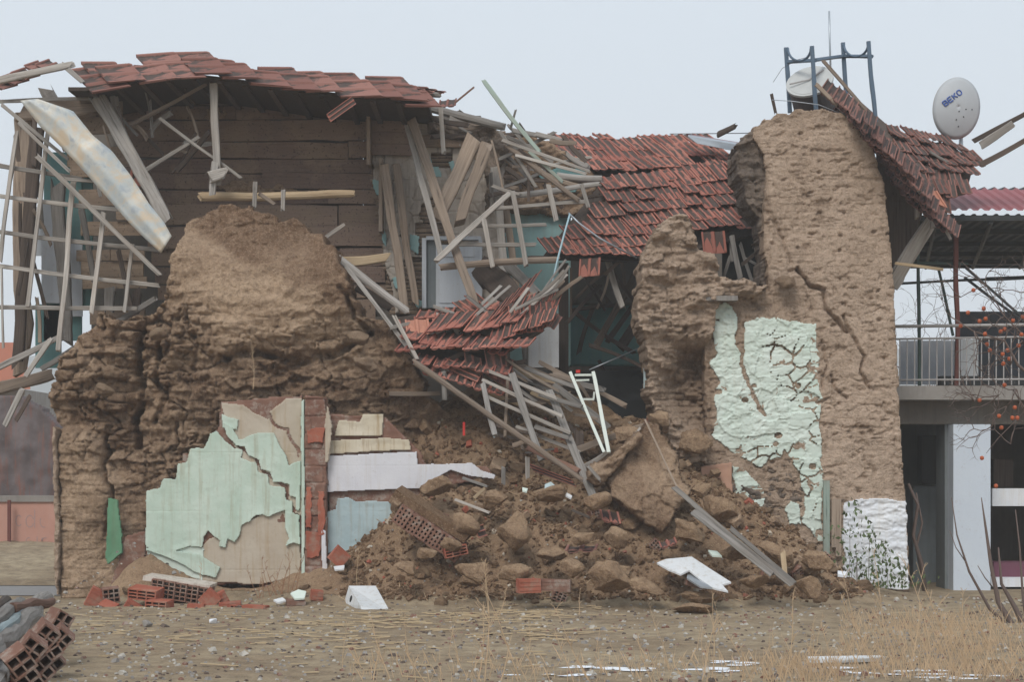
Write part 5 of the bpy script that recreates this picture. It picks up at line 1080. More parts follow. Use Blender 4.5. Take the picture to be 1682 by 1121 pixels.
LET = {'B': ["110", "101", "110", "101", "110"], 'E': ["111", "100", "111", "100", "111"], 'K': ["101", "110", "100", "110", "101"], 'O': ["111", "101", "101", "101", "111"]}
m = MB(); dx_, dz_ = Vector((.80, 0, .60)).normalized(), Vector((-.60, 0, .80)).normalized()
o0 = P(1546, 178, 0); sz = .030
def rel(q): # place on the dish surface
    return q
cur = 0.
O2 = dp(-.55, -.02)
def strokes(ch):
    S = {'B': [((0, 0), (0, 1)), ((0, 1), (.8, .95)), ((.8, .95), (.8, .55)), ((0, .5), (.9, .5)), ((.9, .5), (.9, .05)), ((0, 0), (.9, 0))],
         'E': [((0, 0), (0, 1)), ((0, 1), (.9, 1)), ((0, .5), (.8, .5)), ((0, 0), (.9, 0))],
         'K': [((0, 0), (0, 1)), ((0, .45), (.9, 1)), ((.3, .6), (.9, 0))],
         'O': [((0, .2), (0, .8)), ((0, .8), (.3, 1)), ((.3, 1), (.7, 1)), ((.7, 1), (1, .8)), ((1, .8), (1, .2)), ((1, .2), (.7, 0)), ((.7, 0), (.3, 0)), ((.3, 0), (0, .2))]}
    return S[ch]
for ch in "BEKO":
    for (p, q) in strokes(ch):
        a = O2+dx_*(cur+p[0]*.062)+dz_*(p[1]*.070); b = O2+dx_*(cur+q[0]*.062)+dz_*(q[1]*.070)
        def onto(v):
            best = v; u = (v.x-Cd.x)/Rx; vv = (v.z-Cd.z)/Rz; return Vector((v.x, Cd.y+.10*(u*u+vv*vv)-.10+.15*u*Rx-.022, v.z))
        m.tube([onto(a), onto(a.lerp(b, .5)), onto(b)], .0095, 6)
    cur += .081
m.build("lettering", M['logo'], DS)
m = MB(); m.tube([dp(.1, -.5, .05), P(1578, 215, 2.5), P(1580, 290, 2.5)], .03, 8); m.build("mount_pole", M['galv'], DS)
# grey metal flashing right corner of the middle roof
m = MB(); V = [P(1130, 226, 3.4), P(1215, 240, 3.4), P(1215, 250, 3.4), P(1145, 236, 3.4), P(1130, 222, 3.6), P(1215, 236, 3.6)]
m.add(V, [(0, 1, 2, 3), (4, 5, 1, 0)]); m.build("metal_flashing", M['galv'], None, label="grey metal flashing at the middle roof's upper right corner", cat="flashing").modifiers.new("s", 'SOLIDIFY').thickness = .02
m = MB(); m.tube([P(1128, 221, 3.55), P(1216, 236, 3.55)], .012, 6); m.build("red_trim", M['redmetal'], None, label="thin red strip along the grey metal flashing", cat="trim")
# ---------------------------------------------------------------- neighbour building on the right
NB = thing("neighbouring_house", "two storey concrete house with railed balcony and maroon sheet canopy at the right", "house", P(1600, 985, 1.2))
XR = 1900
def bb(name, px0, py0, px1, py1, Y, th, mat): m = MB(); wbox(m, px0, py0, px1, py1, Y, th); return m.build(name, M[mat], NB)
Yn = 1.6
bb("balcony_slab", 1440, 634, XR, 657, Yn, 5.5, 'conc'); bb("beam", 1440, 657.5, XR, 697, Yn+.35, .35, 'concd'); bb("ceiling", 1440, 658, XR, 662, Yn+.75, 4.7, 'concd')
bb("pillar", 1566, 697.5, 1627, 1000, Yn+.1, .5, 'pillar')
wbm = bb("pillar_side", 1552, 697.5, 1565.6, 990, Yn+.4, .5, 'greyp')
bb("back_wall", 1440, 660, 1600, 985, Yn+3.2, .2, 'greyp'); bb("back_wall", 1601, 660, XR, 985, Yn+3.6, .2, 'concd')
bb("low_wall", 1500, 800, 1560, 975, Yn+1.8, .15, 'greyp'); bb("recess_shade_box", 1515, 716, 1552, 796, Yn+2.6, .3, 'dark'); bb("brown_panel", 1632, 755, 1664, 800, Yn+1.6, .2, 'wdark')  # black box stands in for the shade inside the recess
bb("white_parapet", 1630, 803, XR, 832, Yn+.6, .15, 'lime'); bb("plinth", 1628, 950, XR, 965, Yn+.3, .5, 'lime'); bb("side_wall", 1860, 660, XR, 985, Yn, 4, 'concd')
bb("floor_edge", 1440, 984, XR, 1010, Yn+.2, 5, 'conc')
m = MB(); wbox(m, 1632, 925, 1700, 949, Yn+.5, .5); m.build("cloth", M['purple'], NB)
# railing
m = MB(); 
RL = thing("balcony_railing", "grey metal railing with thin bars along the balcony", "railing", P(1580, 634, Yn+.1))
m.tube([P(1440, 537, Yn+.1), P(XR, 531, Yn+.1)], .022, 8); m.tube([P(1440, 558, Yn+.1), P(XR, 550, Yn+.1)], .014, 6); m.tube([P(1440, 625, Yn+.1), P(XR, 622, Yn+.1)], .014, 6); m.build("rail", M['rail'], RL, smooth=True)
rr = random.Random(4)
for k in range(30):
    x = 1478+k*12.2; m = MB(); m.tube([P(x, 556, Yn+.1), P(x+rr.uniform(-.6, .6), 633, Yn+.1)], .009, 5); m.build("bar", M['rail'], RL)
# things on the balcony
m = MB(); wbox(m, 1572, 512, 1720, 556, Yn+3.2, .05); m.build("grey_screen", plain("slate_sheet", (.10, .11, .135), .7), NB)
m = MB(); wbox(m, 1578, 558, 1607, 618, Yn+1.2, .35); m.build("white_box", M['white'], None, label="tall white box standing behind the balcony railing", cat="box")
m = MB(); wbox(m, 1478, 560, 1572, 632, Yn+5.2, .05); m.build("white_screen", plain("white_curtain", (.50, .52, .56), .8), NB)
m = MB(); wbox(m, 1607, 556, 1735, 632, Yn+1.9, .4); m.build("dark_cabinet", plain("dark_blue_cabinet", (.035, .045, .06), .5), None, label="long dark blue cabinet behind the balcony railing", cat="cabinet")
bb("bench", 1546, 618, 1720, 633, Yn+.7, .3, 'dark')
for (x0, y0, x1, y1, D, wd, mt, nm) in ((1508, 400, 1510, 634, Yn+.3, 5, 'dkgreen', "canopy_post"), (1570, 380, 1572, 634, Yn+.3, 7, 'rust', "canopy_post"), (1538, 428, 1566, 552, Yn+.6, 4, 'dkgreen', "brace"), (1586, 440, 1700, 540, Yn+.2, 4, 'dark', "stay"), (1584, 456, 1690, 536, Yn+.9, 4, 'dark', "stay"),
    (1460, 466, 1640, 458, Yn+2, 4, 'dark', "tie_bar"), (1620, 458, 1760, 452, Yn+2, 6, 'dark', "tie_bar"), (1470, 432, 1590, 434, Yn+.4, 4, 'dkgreen', "tie_bar"), (1488, 436, 1760, 436, Yn+.5, 2, 'dark', "wire")):
    stick(nm, (x0, y0, D), (x1, y1, D), wd, wd, mt, parent=NB, rag=0)
stick("broken_board", (1470, 433, .9), (1548, 443, .9), 5, 3, 'wfresh', "thin brown board end jutting right of the tall wall under the bracket", "board")
# canopy: maroon ribbed sheet roof on a dark steel frame, seen from below
CN = thing("canopy_roof", "maroon ribbed sheet canopy on a dark steel frame above the balcony", "canopy", P(1640, 350, Yn))
m = MB(); A0, A1 = P(1500, 346, Yn-.2), P(1500, 312, Yn+1.3); V = []; nx = 150
for i in range(nx+1):
    x = A0.x+i*.030; h = (.028 if i % 5 in (0, 1) else 0)
    V += [(x, A0.y, A0.z+h), (x, A1.y, A1.z+h)]
m.add(V, [(2*i, 2*i+2, 2*i+3, 2*i+1) for i in range(nx)]); o_ = m.build("front_sheet", M['redmetal'], CN)
m = MB(); B0, B1 = P(1470, 350, Yn-.15), P(1470, 430, Yn+4.2); V = []
for i in range(nx+20):
    x = B0.x+i*.030; h = (.03 if i % 5 in (0, 1) else 0)
    V += [(x, B0.y, B0.z+h-.04), (x, B1.y, B1.z+h)]
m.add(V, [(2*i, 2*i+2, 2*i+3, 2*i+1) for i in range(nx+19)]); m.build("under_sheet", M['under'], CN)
m = MB(); wbox(m, 1590, 312, XR, 334, Yn+1.9, .05); m.build("upper_panel", M['under'], CN)
m = MB()
for k in range(14): p = P(1600+k*16.5, 311, Yn+1.9); m.tube([p, p+Vector((0, .8, .05))], .035, 8)
m.build("ridge_rolls", M['under'], CN)
for f in (.0, .25, .5, .72, .9, 1.0):
    q0 = B0.lerp(B1, f)+Vector((0, 0, -.07)); m = MB(); m.box((q0.x+3.0, q0.y, q0.z), (3.0, .03, .035)); m.build("purlin", M['dark'], CN)
for k in range(7):
    x = B0.x-.2+k*.75; m = MB(); m.tube([Vector((x, B0.y, B0.z-.12)), Vector((x+.9, B1.y, B1.z-.1))], .03, 6); m.build("rafter", M['dark'], CN)
# ---------------------------------------------------------------- loose bricks and blocks
def hollow_brick(name, px, py, Y, size, rot, label, mat='brick', group=None, cols=3, rows=3, face=True, parent=None, cat="hollow brick", z=None, w_=.014):
    """hollow clay brick: size (length x, depth y, height z) in metres, cells open on the face -y"""
    L, Dp, Hh = size; m = MB(); a = L/2; b = Dp/2; c = Hh/2
    if not face: 
        m.box((0, 0, 0), (a, b, c), None, .004)
        for k in range(3): m.box((0, -b-.003, -c*.6+k*c*.6), (a*.98, .003, .006))
    else:
        for i in range(cols+1): m.box((-a+w_/2+(L-w_)*i/cols, 0, 0), (w_/2, b, c))
        for j in range(rows+1): m.box((0, 0, -c+w_/2+(Hh-w_)*j/rows), (a-w_, b-.002, w_/2-.0005))
        m.box((0, b*.75, 0), (a*.97, .004, c*.97))
    p = P(px, py, Y)
    if z is not None: p.z = z
    o = m.build(name, M[mat], parent, label=label, cat=cat if not parent else None, group=group); o.location = p; o.rotation_euler = rot; return o
GB = "broken hollow bricks at the foot of the left wall"
for (px, py, Y, sz, rt, lb, fc, mt) in (
    (157, 984, -1.0, (.19, .13, .24), (.2, .5, .3), "ribbed hollow brick tilted on end at the far left of the brick pile", 0, 'brick'),
    (182, 978, -1.0, (.2, .18, .18), (.1, -.1, .3), "hollow brick showing two rows of cells behind the ribbed brick", 1, 'brickd'),
    (178, 1000, -1.2, (.2, .16, .12), (.4, .3, -.3), "chipped hollow brick lying flat in front of the ribbed brick", 1, 'brick'),
    (172, 1020, -1.5, (.20, .14, .11), (0, 0, .05), "small red brick at the front left of the pile", 0, 'brick'),
    (240, 975, -1.0, (.36, .26, .13), (.15, .10, -.2), "large hollow brick with small cells lying on top of the pile", 1, 'brick'),
    (262, 996, -1.2, (.28, .2, .14), (.1, .05, -.3), "hollow brick with mortar resting on the double brick", 1, 'brick'),
    (222, 1000, -1.15, (.26, .12, .12), (.2, .55, .3), "brick sloping down in the middle of the pile", 0, 'brick'),
    (226, 1019, -1.5, (.22, .2, .20), (0, 0, .1), "left half of the mortared double brick at the front", 0, 'brick'),
    (256, 1019, -1.5, (.24, .2, .20), (0, 0, -.12), "right half of the mortared double brick at the front", 0, 'brick'),
    (322, 1008, -1.3, (.20, .15, .22), (0, .02, .02), "single grooved brick standing alone right of the pile", 0, 'brick'),
    (345, 985, -1.0, (.20, .12, .20), (.1, .75, .1), "smooth red brick balanced on its corner", 0, 'brick'),
    (366, 982, -.9, (.1, .1, .16), (.1, -.5, .3), "small ribbed fragment beside the corner balanced brick", 0, 'brick'),
    (385, 1004, -1.25, (.16, .14, .14), (0, .1, .4), "brick fragment left of the big red block", 1, 'brick'),
    (420, 1009, -1.35, (.28, .2, .20), (0, .02, -.15), "big smooth red block at the right of the brick row", 0, 'brick'),
    (378, 994, -1.1, (.26, .12, .07), (0, -.1, .1), "flat red shard behind the big red block", 0, 'brick'),
    (485, 1000, -1.2, (.22, .18, .2), (.1, .05, .2), "earth coloured block with a white cap", 0, 'brickd'),
    (520, 978, -1.0, (.14, .12, .12), (.1, .1, .3), "red brick just left of the white box", 0, 'brick'),
    (557, 915, -.45, (.2, .14, .2), (.1, .7, .2), "red brick leaning at the foot of the pale blue plaster", 0, 'brick'),
    (868, 963, -1.75, (.26, .14, .16), (0, 0, .3), "left red brick of the pair at the front of the heap", 0, 'brick'),
    (912, 962, -1.7, (.36, .14, .14), (0, .03, -.1), "right long brick of the pair at the front of the heap", 0, 'brickd'),
    (1140, 958, -1.6, (.2, .1, .1), (0, .3, .2), "brick crumb behind the white board's right end", 0, 'brickd'),
    (748, 906, -1.2, (.28, .12, .12), (0, -.2, .2), "reddish hollow brick end below the tilted wall piece", 1, 'brick')):
    hollow_brick("hollow_brick", px, py, Y, sz, rt, lb, mt, GB if px < 700 else "bricks in the rubble heap", face=bool(fc))
# wall pieces of hollow brick
WP = thing("brick_wall_piece", "fallen slab of hollow bricks at the foot of the mint wall", "wall fragment", P(292, 975, -.7))
for k in range(5): hollow_brick("hollow_brick", 262+k*19, 966+k*3.2, -.75, (.15, .22, .22), (.05, .13, -.1), None, 'brickd', cols=2, rows=4, parent=WP)
m = MB(); m.box(P(296, 956, -.64), (.42, .16, .028), Euler((.05, .14, -.08)).to_matrix(), .01); m.build("mortar_top", M['mud'], WP)
WQ = thing("brick_wall_piece", "tilted piece of hollow brick wall half buried left in the heap", "wall fragment", P(710, 890, -1))
for k in range(6): hollow_brick("hollow_brick", 664+k*17, 848+k*11, -1.05, (.17, .25, .24), (.05+.1*(k % 2), .58, -.1), None, 'brickd', cols=3, rows=4, parent=WQ, w_=.026)
m = MB(); m.box(P(712, 846, -.92), (.52, .20, .05), Euler((.1, .58, -.08)).to_matrix(), .02); m.build("mortar_top", M['mound'], WQ)
# big earth slabs and clods
def clod_mesh(seed, sx=1, sy=1, sz=1, det=3, rough=.3, blocky=.45):
    import bmesh
    bm = bmesh.new(); bmesh.ops.create_icosphere(bm, subdivisions=det+(2 if max(sx, sy, sz) > .25 else 1), radius=1)
    V = np.array([v.co[:] for v in bm.verts]); rr = random.Random(seed)
    # cut by random planes for faceted lumps
    for _ in range(15):
        n = np.array([rr.gauss(0, 1) for _ in range(3)]); n /= np.linalg.norm(n); d = rr.uniform(.48, .86); t = V@n; V = V-np.outer(np.maximum(t-d, 0)*.93, n)
    x, y, z = V.T
    dsp = rough*.20*(fbm(x*1.6+seed, y*1.6+z*1.1, 4, seed)+fbm(z*1.6+seed, x*1.3-y*1.2, 4, seed+1))+.07*fbm(x*5+z*3, y*5-z*4, 4, seed+2)+.035*fbm(x*17+z*9, y*17-z*11, 3, seed+4)
    V = V*(1+dsp)[:, None]*np.array([sx, sy, sz])
    tone = .45+.5*fbm(x*1.5, z*1.5+y, 3, seed+3)+.25*(z > .2)  # tone raised on the upper part of each lump
    Fc = [tuple(v.index for v in f.verts) for f in bm.faces]; bm.free()
    return mesh("earth_clod", V, Fc, {'tone': np.clip(tone, 0, 1)}, True)
protos = [clod_mesh(s, 1, .9, .62+.1*(s % 3), 3, .9) for s in range(101, 111)]
for p in protos: p.materials.append(M['mound'])
protos2 = [clod_mesh(s, 1, .9, .7, 3, .9) for s in range(131, 134)]
for p in protos2: p.materials.append(M['adobe'])
BIG = [ # px, py, Y, half width px, half height px, rotation, label
 (845, 868, -1.15, 50, 42, .2, "largest angular earth clod at the heap's left centre"), (905, 805, -.6, 38, 20, -.1, "broad clod above the angular one"), (810, 812, -.7, 36, 24, .1, "clod under the bone shaped stick"),
 (905, 905, -1.3, 34, 20, -.1, "rounded clod right of the curved tile piece"), (780, 935, -1.5, 40, 24, .1, "dark clod at the heap's front left"), (850, 940, -1.55, 36, 22, -.05, "low clod behind the front brick pair"), (935, 930, -1.55, 30, 22, .2, "clod beside the front brick pair"),
 (1000, 940, -1.6, 46, 34, .35, "large clod at the front centre with a sloping face"), (1060, 960, -1.65, 40, 18, .1, "flat clod below the white board's left end"), (960, 880, -1.2, 26, 18, 0, "clod under the maroon tile edge"), (1010, 880, -1.1, 32, 20, .3, "clod left of the thin red tile edge"),
 (1155, 980, -1.7, 46, 12, .05, "flat lump of earth in front of the white board"), (1145, 998, -2.1, 48, 11, -.02, "flattest dark lump lying farthest forward"), (1330, 960, -1.5, 30, 26, .3, "round clod at the heap's right foot"), (1280, 905, -1.1, 40, 24, .4, "clod right of the long planks"),
 (1210, 905, -1.2, 30, 18, .2, "clod behind the long planks"), (1345, 915, -.9, 34, 26, .3, "clod nearest to the whitewashed patch"), (1130, 870, -.9, 34, 22, .5, "clod at the upper end of the long planks"), (1180, 830, -.5, 36, 34, .6, "steep clod leaning under the pink patch"),
 (1085, 690, .3, 30, 24, .2, "clod at the foot of the broken cross wall"), (1030, 712, .1, 34, 20, .2, "clod at the mouth of the dark room"), (1140, 720, .25, 34, 30, .3, "earth lump between cross wall and mint plaster"), (1010, 770, -.3, 34, 24, -.6, "slanting clod left of the largest slab"),
 (700, 905, -1.3, 24, 14, .1, "small clod below the tilted wall piece"), (670, 930, -1.4, 26, 16, .2, "low clod near the white box"), (720, 790, -.5, 36, 22, -.3, "clod against the white panelling"), (985, 820, -.8, 30, 20, .1, "clod at the white beam's end"),
 (765, 860, -1.1, 34, 24, .3, "clod behind the tilted wall piece's end"), (1100, 925, -1.2, 28, 16, .2, "clod just behind the white board"), (1240, 950, -1.6, 30, 16, .1, "clod at the lower end of the long planks"), (745, 890, -1.25, 26, 16, .1, "small clod above the reddish brick end")]
for k, (px, py, Y, hw, hh, ro, lb) in enumerate(BIG):
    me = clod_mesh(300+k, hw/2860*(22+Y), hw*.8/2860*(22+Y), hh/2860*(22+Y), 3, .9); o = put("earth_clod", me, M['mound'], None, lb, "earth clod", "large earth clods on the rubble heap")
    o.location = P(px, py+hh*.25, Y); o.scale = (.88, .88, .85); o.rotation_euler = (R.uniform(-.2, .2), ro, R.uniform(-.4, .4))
def h_slab(X, Z, px, py, sd):
    return .55*ss(860, 690, py)-.0+.10*ss(1040, 1000, px)+.07*fbm(X*3, Z*3, 4, 5)+.05*fbm(X*9+Z*5, Z*7, 4, 6)+.05*(chunks(X, Z, 5, 6, 93, .1)[1]-.5)+.012*np.abs(fbm(X*30, Z*30, 2, 7)), np.clip(.18+.45*ss(1030, 1070, px)*ss(870, 800, py)+.5*fbm(X*3, Z*3, 4, 9)-.5*ss(740, 700, py), 0, 1)
relief("earth_slab", [(1052, 712), (1075, 694), (1092, 700), (1104, 730), (1122, 780), (1128, 815), (1112, 850), (1092, 872), (1060, 862), (1030, 838), (1004, 818), (996, 788), (1012, 765), (1034, 745)], -.8, h_slab, .45, M['adobe'], None, res=.014, ragged=.08, rnd=.05, seed=4, rf=6,
    label="largest earth slab standing steeply in the middle of the heap", cat="earth slab")
relief("earth_slab", [(968, 765), (1010, 745), (1050, 706), (1060, 716), (1030, 752), (1000, 790), (985, 800), (964, 790)], -.6, h_face, .4, M['adobe'], None, res=.016, ragged=.05, rnd=.06, seed=6,
    label="narrow earth slab leaning against the largest slab's left side", cat="earth slab")
rr = random.Random(77); made = 0
while made < 260:
    px = rr.uniform(150, 1420); Y = rr.uniform(-1.5, 1.6); d = Y+CD; x = (px-CX)/F*d
    if px < 640 and Y > -.4: continue
    if px < 640 and rr.random() < .5: continue
    z = gz(x, Y)
    if z < .05: continue
    s = rr.uniform(.03, .095)*(1.5 if rr.random() < .15 else 1); 
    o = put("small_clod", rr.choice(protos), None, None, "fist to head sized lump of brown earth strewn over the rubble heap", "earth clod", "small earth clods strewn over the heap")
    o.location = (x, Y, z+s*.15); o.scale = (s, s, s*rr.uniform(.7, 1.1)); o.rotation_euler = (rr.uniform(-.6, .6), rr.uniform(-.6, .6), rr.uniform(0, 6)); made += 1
# clods along the broken ledge of the left wall
for (px, py, Y, s, lb) in ((288, 600, -.25, .14, "squared pale brick lump sticking out of the left wall"), (170, 640, -.1, .16, "rounded lump on the left wall's shoulder"), (260, 548, -.1, .15, "dark lump left of the smooth wall face"), (600, 598, .1, .2, "block of pale mud bricks above the stained plaster"), (590, 555, .3, .18, "lump at the lower right corner of the smooth wall face"), (1290, 462, .5, .17, "loose block resting on the ledge of the tall wall")):
    o = put("earth_clod", protos2[int(px) % 3], None, None, lb, "earth clod", "lumps clinging to the walls"); o.location = P(px, py, Y); o.scale = (s, s, s*.8); o.rotation_euler = (0, 0, px)
# ---------------------------------------------------------------- white things on the ground
BX = thing("white_box", "white dented sheet metal box with a round hole lying on the ground", "metal box", P(600, 1000, -1.4))
m = MB(); a0 = [P(573, 963, -1.1), P(617, 963, -1.1), P(642, 1008, -1.7), P(592, 996, -1.7)]; lo = [P(565, 992, -1.1), P(617, 998, -1.1), P(640, 1011, -1.68), P(594, 1004, -1.75)]
m.add(a0+lo, [(0, 3, 2, 1), (0, 1, 5, 4), (3, 0, 4, 7), (2, 3, 7, 6), (1, 2, 6, 5), (4, 5, 6, 7)]); m.build("shell", M['white'], BX)
m = MB(); c = P(577, 980, -1.32); nrm = (a0[3]-a0[0]).cross(lo[0]-a0[0]).normalized()
if nrm.x > 0: nrm = -nrm
f_ = (a0[0]+a0[3]+lo[0]+lo[3])/4; f_ = f_.lerp((a0[0]+lo[0])/2, .35); disc_tube(m, f_+nrm*.004, f_-nrm*.01, .042); m.build("round_hole", M['vent'], BX)  # black disc on the shell paints the hole's shaded inside
def board(poly, Y0, Y1, label, name="white_board", mt='white', th=.02, ymin=None, ymax=None, parent=None, cat="board"):
    ys = [p[1] for p in poly]; a, b = min(ys), max(ys); m = MB()
    T = [P(x, y, Y0+(Y1-Y0)*(y-a)/(b-a)) for x, y in poly]; Bt = [v-Vector((0, -.002, th)) for v in T]; n = len(T)
    m.add(T+Bt, [tuple(range(n))[::-1], tuple(range(n, 2*n))]+[(k, (k+1) % n, n+(k+1) % n, n+k) for k in range(n)])
    return m.build(name, M[mt], parent, label=label, cat=None if parent else cat)
board([(1079, 925), (1094, 919), (1136, 915), (1165, 934), (1201, 957), (1186, 961), (1196, 972), (1170, 966), (1150, 952), (1132, 937), (1118, 944), (1098, 936)], -1.35, -2.1, "broken white board with a torn lower edge lying on the front of the heap")
board([(1130, 938), (1150, 952), (1170, 966), (1150, 964), (1128, 950)], -1.5, -2.05, "grey underside flap beneath the broken white board", "board_flap", 'galv')
board([(1163, 904), (1178, 906), (1186, 914), (1170, 913)], -1.1, -1.25, "small mint plaster chip on the heap above the white board", "plaster_chip", 'mint_r')
board([(477, 975), (490, 969), (503, 972), (500, 983), (484, 984)], -1.15, -1.3, "mint green plaster cap on the earth coloured block", "plaster_chip", 'mint_r')
board([(449, 986), (464, 982), (470, 987), (456, 990)], -1.2, -1.3, "white plaster chip left of the earth coloured block", "plaster_chip", 'white')
board([(895, 796), (905, 792), (914, 800), (906, 812), (894, 808)], -.55, -.7, "pale blue scrap caught on the middle of the heap", "plastic_scrap", 'blue')
board([(920, 803), (940, 815), (938, 819), (918, 808)], -.6, -.75, "long white strip beside the pale blue scrap", "plastic_strip", 'white')
board([(858, 801), (867, 803), (865, 808), (858, 806)], -.6, -.7, "tiny mint chip left of the pale blue scrap", "plaster_chip", 'mint_r')
board([(803, 692), (808, 692), (816, 714), (811, 718)], .05, -.05, "pale blue stick under the long dark pole", "plastic_strip", 'blue')
board([(548, 931), (566, 929), (565, 935), (550, 936)], -.7, -.8, "white chip at the foot of the brick pier", "plaster_chip", 'white')
board([(1376, 938), (1392, 940), (1390, 946), (1376, 944)], -1.1, -1.2, "pale flat stone on the heap's right slope", "stone_chip", 'lime', .03)
board([(1110, 700), (1111, 701), (1110, 702)], 0, 0.1, "speck", "chip") if 0 else None
m = MB(); wbox(m, 1057, 606, 1068, 638, .9, .02); m.build("blue_rag", M['blue'], None, label="pale blue rag at the right edge of the dark room", cat="rag")
m = MB(); wbox(m, 760, 694, 764, 716, .2, .02); m.build("red_strip", M['red'], None, label="small bright red plastic strip standing in the earth slope", cat="strip")
m = MB(); wbox(m, 946, 608, 953, 613, .7, .03); m.build("plastic_scrap", M['red'], None, label="tiny red plastic scrap beside the white metal frame", cat="scrap")
# mortared stones
for k, (px, py, s, mt, lb) in enumerate(((395, 980, .10, 'conc', "pale grey stone behind the brick row"), (242, 1030, .07, 'conc', "pale stone in front of the double brick"), (350, 1025, .06, 'lime', "white stone right of the single grooved brick"), (550, 985, .07, 'conc', "grey stone left of the white box"), (1122, 648+0, .0, 'conc', ""))):
    if not s: continue
    g = G(px, py); o = put("stone", clod_mesh(500+k, s, s, s*.7, 2), M[mt], None, lb, "stone"); o.location = (g.x, g.y, s*.4)
# boards lying at the left front
board([(128, 1050), (184, 1036), (186, 1040), (150, 1060)], -4.0, -4.3, "upper thin board of the two lying at the left front", "flat_board", 'wtan', .03)
board([(102, 1079), (122, 1062), (186, 1046), (186, 1050), (140, 1082)], -4.4, -5.3, "lower wider board of the two lying at the left front", "flat_board", 'wgrey', .05)
# pile of poles and hollow bricks, lower left corner
def g3(px, py, z): d = (CH-z)*F/(py-HZ); return Vector(((px-CX)/F*d, d-CD, z))
def log3(A, B_, r, mat, label, name="log", cat="log", group="poles piled in the lower left corner"):
    D = B_-A; Z = D.normalized(); X = Z.cross(Vector((0, 0, 1))).normalized(); Y_ = Z.cross(X); SC[0] += 1
    me = stick_mesh(name, D.length, r*2, r*2, True, SC[0], 0, .85, rag=.1)
    return put(name, me, M[mat], None, label, cat, group, mw=Matrix(((X.x, Y_.x, Z.x, A.x), (X.y, Y_.y, Z.y, A.y), (X.z, Y_.z, Z.z, A.z), (0, 0, 0, 1))))
log3(g3(-40, 1090, .36), g3(72, 990, .30), .095, 'wgrey', "thick grey log end on with the bark worn off in the corner pile")
log3(g3(-50, 1135, .25), g3(66, 1020, .2), .085, 'wtan', "brown log next to the hollow bricks in the corner pile")
log3(g3(-60, 1060, .45), g3(36, 990, .40), .07, 'wgrey', "grey log at the back left of the corner pile")
log3(g3(-40, 1075, .42), g3(46, 998, .38), .05, 'wblue', "pale blue painted pole in the corner pile", "pole", "pole")
log3(g3(-50, 1030, .48), g3(12, 988, .46), .06, 'wdark', "dark log end at the left edge of the corner pile")
log3(g3(-60, 1180, .22), g3(38, 1066, .22), .08, 'wgrey', "front log of the corner pile")
log3(g3(20, 1000, .46), g3(84, 988, .34), .05, 'rustw', "reddish pole lying across the far end of the corner pile", "pole", "pole")
k = 0
for row, (x0, y0, n, sx, sy) in enumerate(((96, 1012, 4, -22, 22), (100, 1040, 4, -21, 19), (84, 1078, 3, -20, 16))):
    for i in range(n):
        px, py = x0+sx*i, y0+sy*i; z = .36-.12*row; d = (CH-z)*F/(py+8-HZ); s = .16
        hollow_brick("hollow_brick", px, py+8, d-CD, (s, .18, s), (.1, .75, .55), "large celled hollow brick stacked beside the poles in the lower left corner", 'brickd', "hollow bricks stacked in the lower left corner", cols=2, rows=2).rotation_euler = (.1+R.uniform(-.2, .2), .75+R.uniform(-.25, .25), .55+R.uniform(-.25, .25)); k += 1
hollow_brick("hollow_brick", 22, 1108, -9.3, (.26, .3, .26), (.1, .8, .5), "nearest hollow brick with one big open cell at the very corner", 'brick', "hollow bricks stacked in the lower left corner", cols=1, rows=1)
# ---------------------------------------------------------------- litter, stones, chips
def scatter(name, n, fn, mat, label, cat, seed, tonef=None):
    rr = random.Random(seed); m = MB()
    for _ in range(n): fn(m, rr)
    return m.build(name, mat, None, label=label, cat=cat, kind='stuff')
def onground(rr, py0=985, py1=1125, px0=60, px1=1700):
    while True:
        py = py0+(py1-py0)*rr.random()**1.3; g = G(rr.uniform(px0, px1), py)
        return g.x, g.y, gz(g.x, g.y)
def pebble(smin, smax, flat=.6):
    def f(m, rr):
        x, y, z = onground(rr); s = rr.uniform(smin, smax)*(2 if rr.random() < .04 else 1); rot = Euler((rr.uniform(-.4, .4), rr.uniform(-.4, .4), rr.uniform(0, 6))).to_matrix()
        V = []
        for v in ((-1, -1, -1), (1, -1, -1), (1.1, 1, -1), (-1, .9, -1), (-.6, -.7, 1), (.7, -.5, .8), (.5, .6, 1), (-.7, .6, .9)):
            V.append(rot @ Vector((v[0]*s*rr.uniform(.7, 1.2), v[1]*s*rr.uniform(.7, 1.2), v[2]*s*flat))+Vector((x, y, z+s*flat*.3)))
        m.add(V, [(3, 2, 1, 0), (4, 5, 6, 7), (0, 1, 5, 4), (1, 2, 6, 5), (2, 3, 7, 6), (3, 0, 4, 7)])
    return f
scatter("gravel", 1000, pebble(.006, .018), M['conc'], "grey gravel strewn over the yard", "gravel", 1)
scatter("gravel", 900, pebble(.006, .02), plain("pale_stone", (.45, .42, .37), .9), "pale stone chips strewn over the yard", "gravel", 2)
scatter("brick_crumbs", 420, pebble(.007, .022), M['brickd'], "red brick crumbs strewn over the yard", "brick crumbs", 3)
scatter("dark_litter", 700, pebble(.008, .022, .4), M['wdark'], "dark scraps strewn over the yard", "litter", 4)
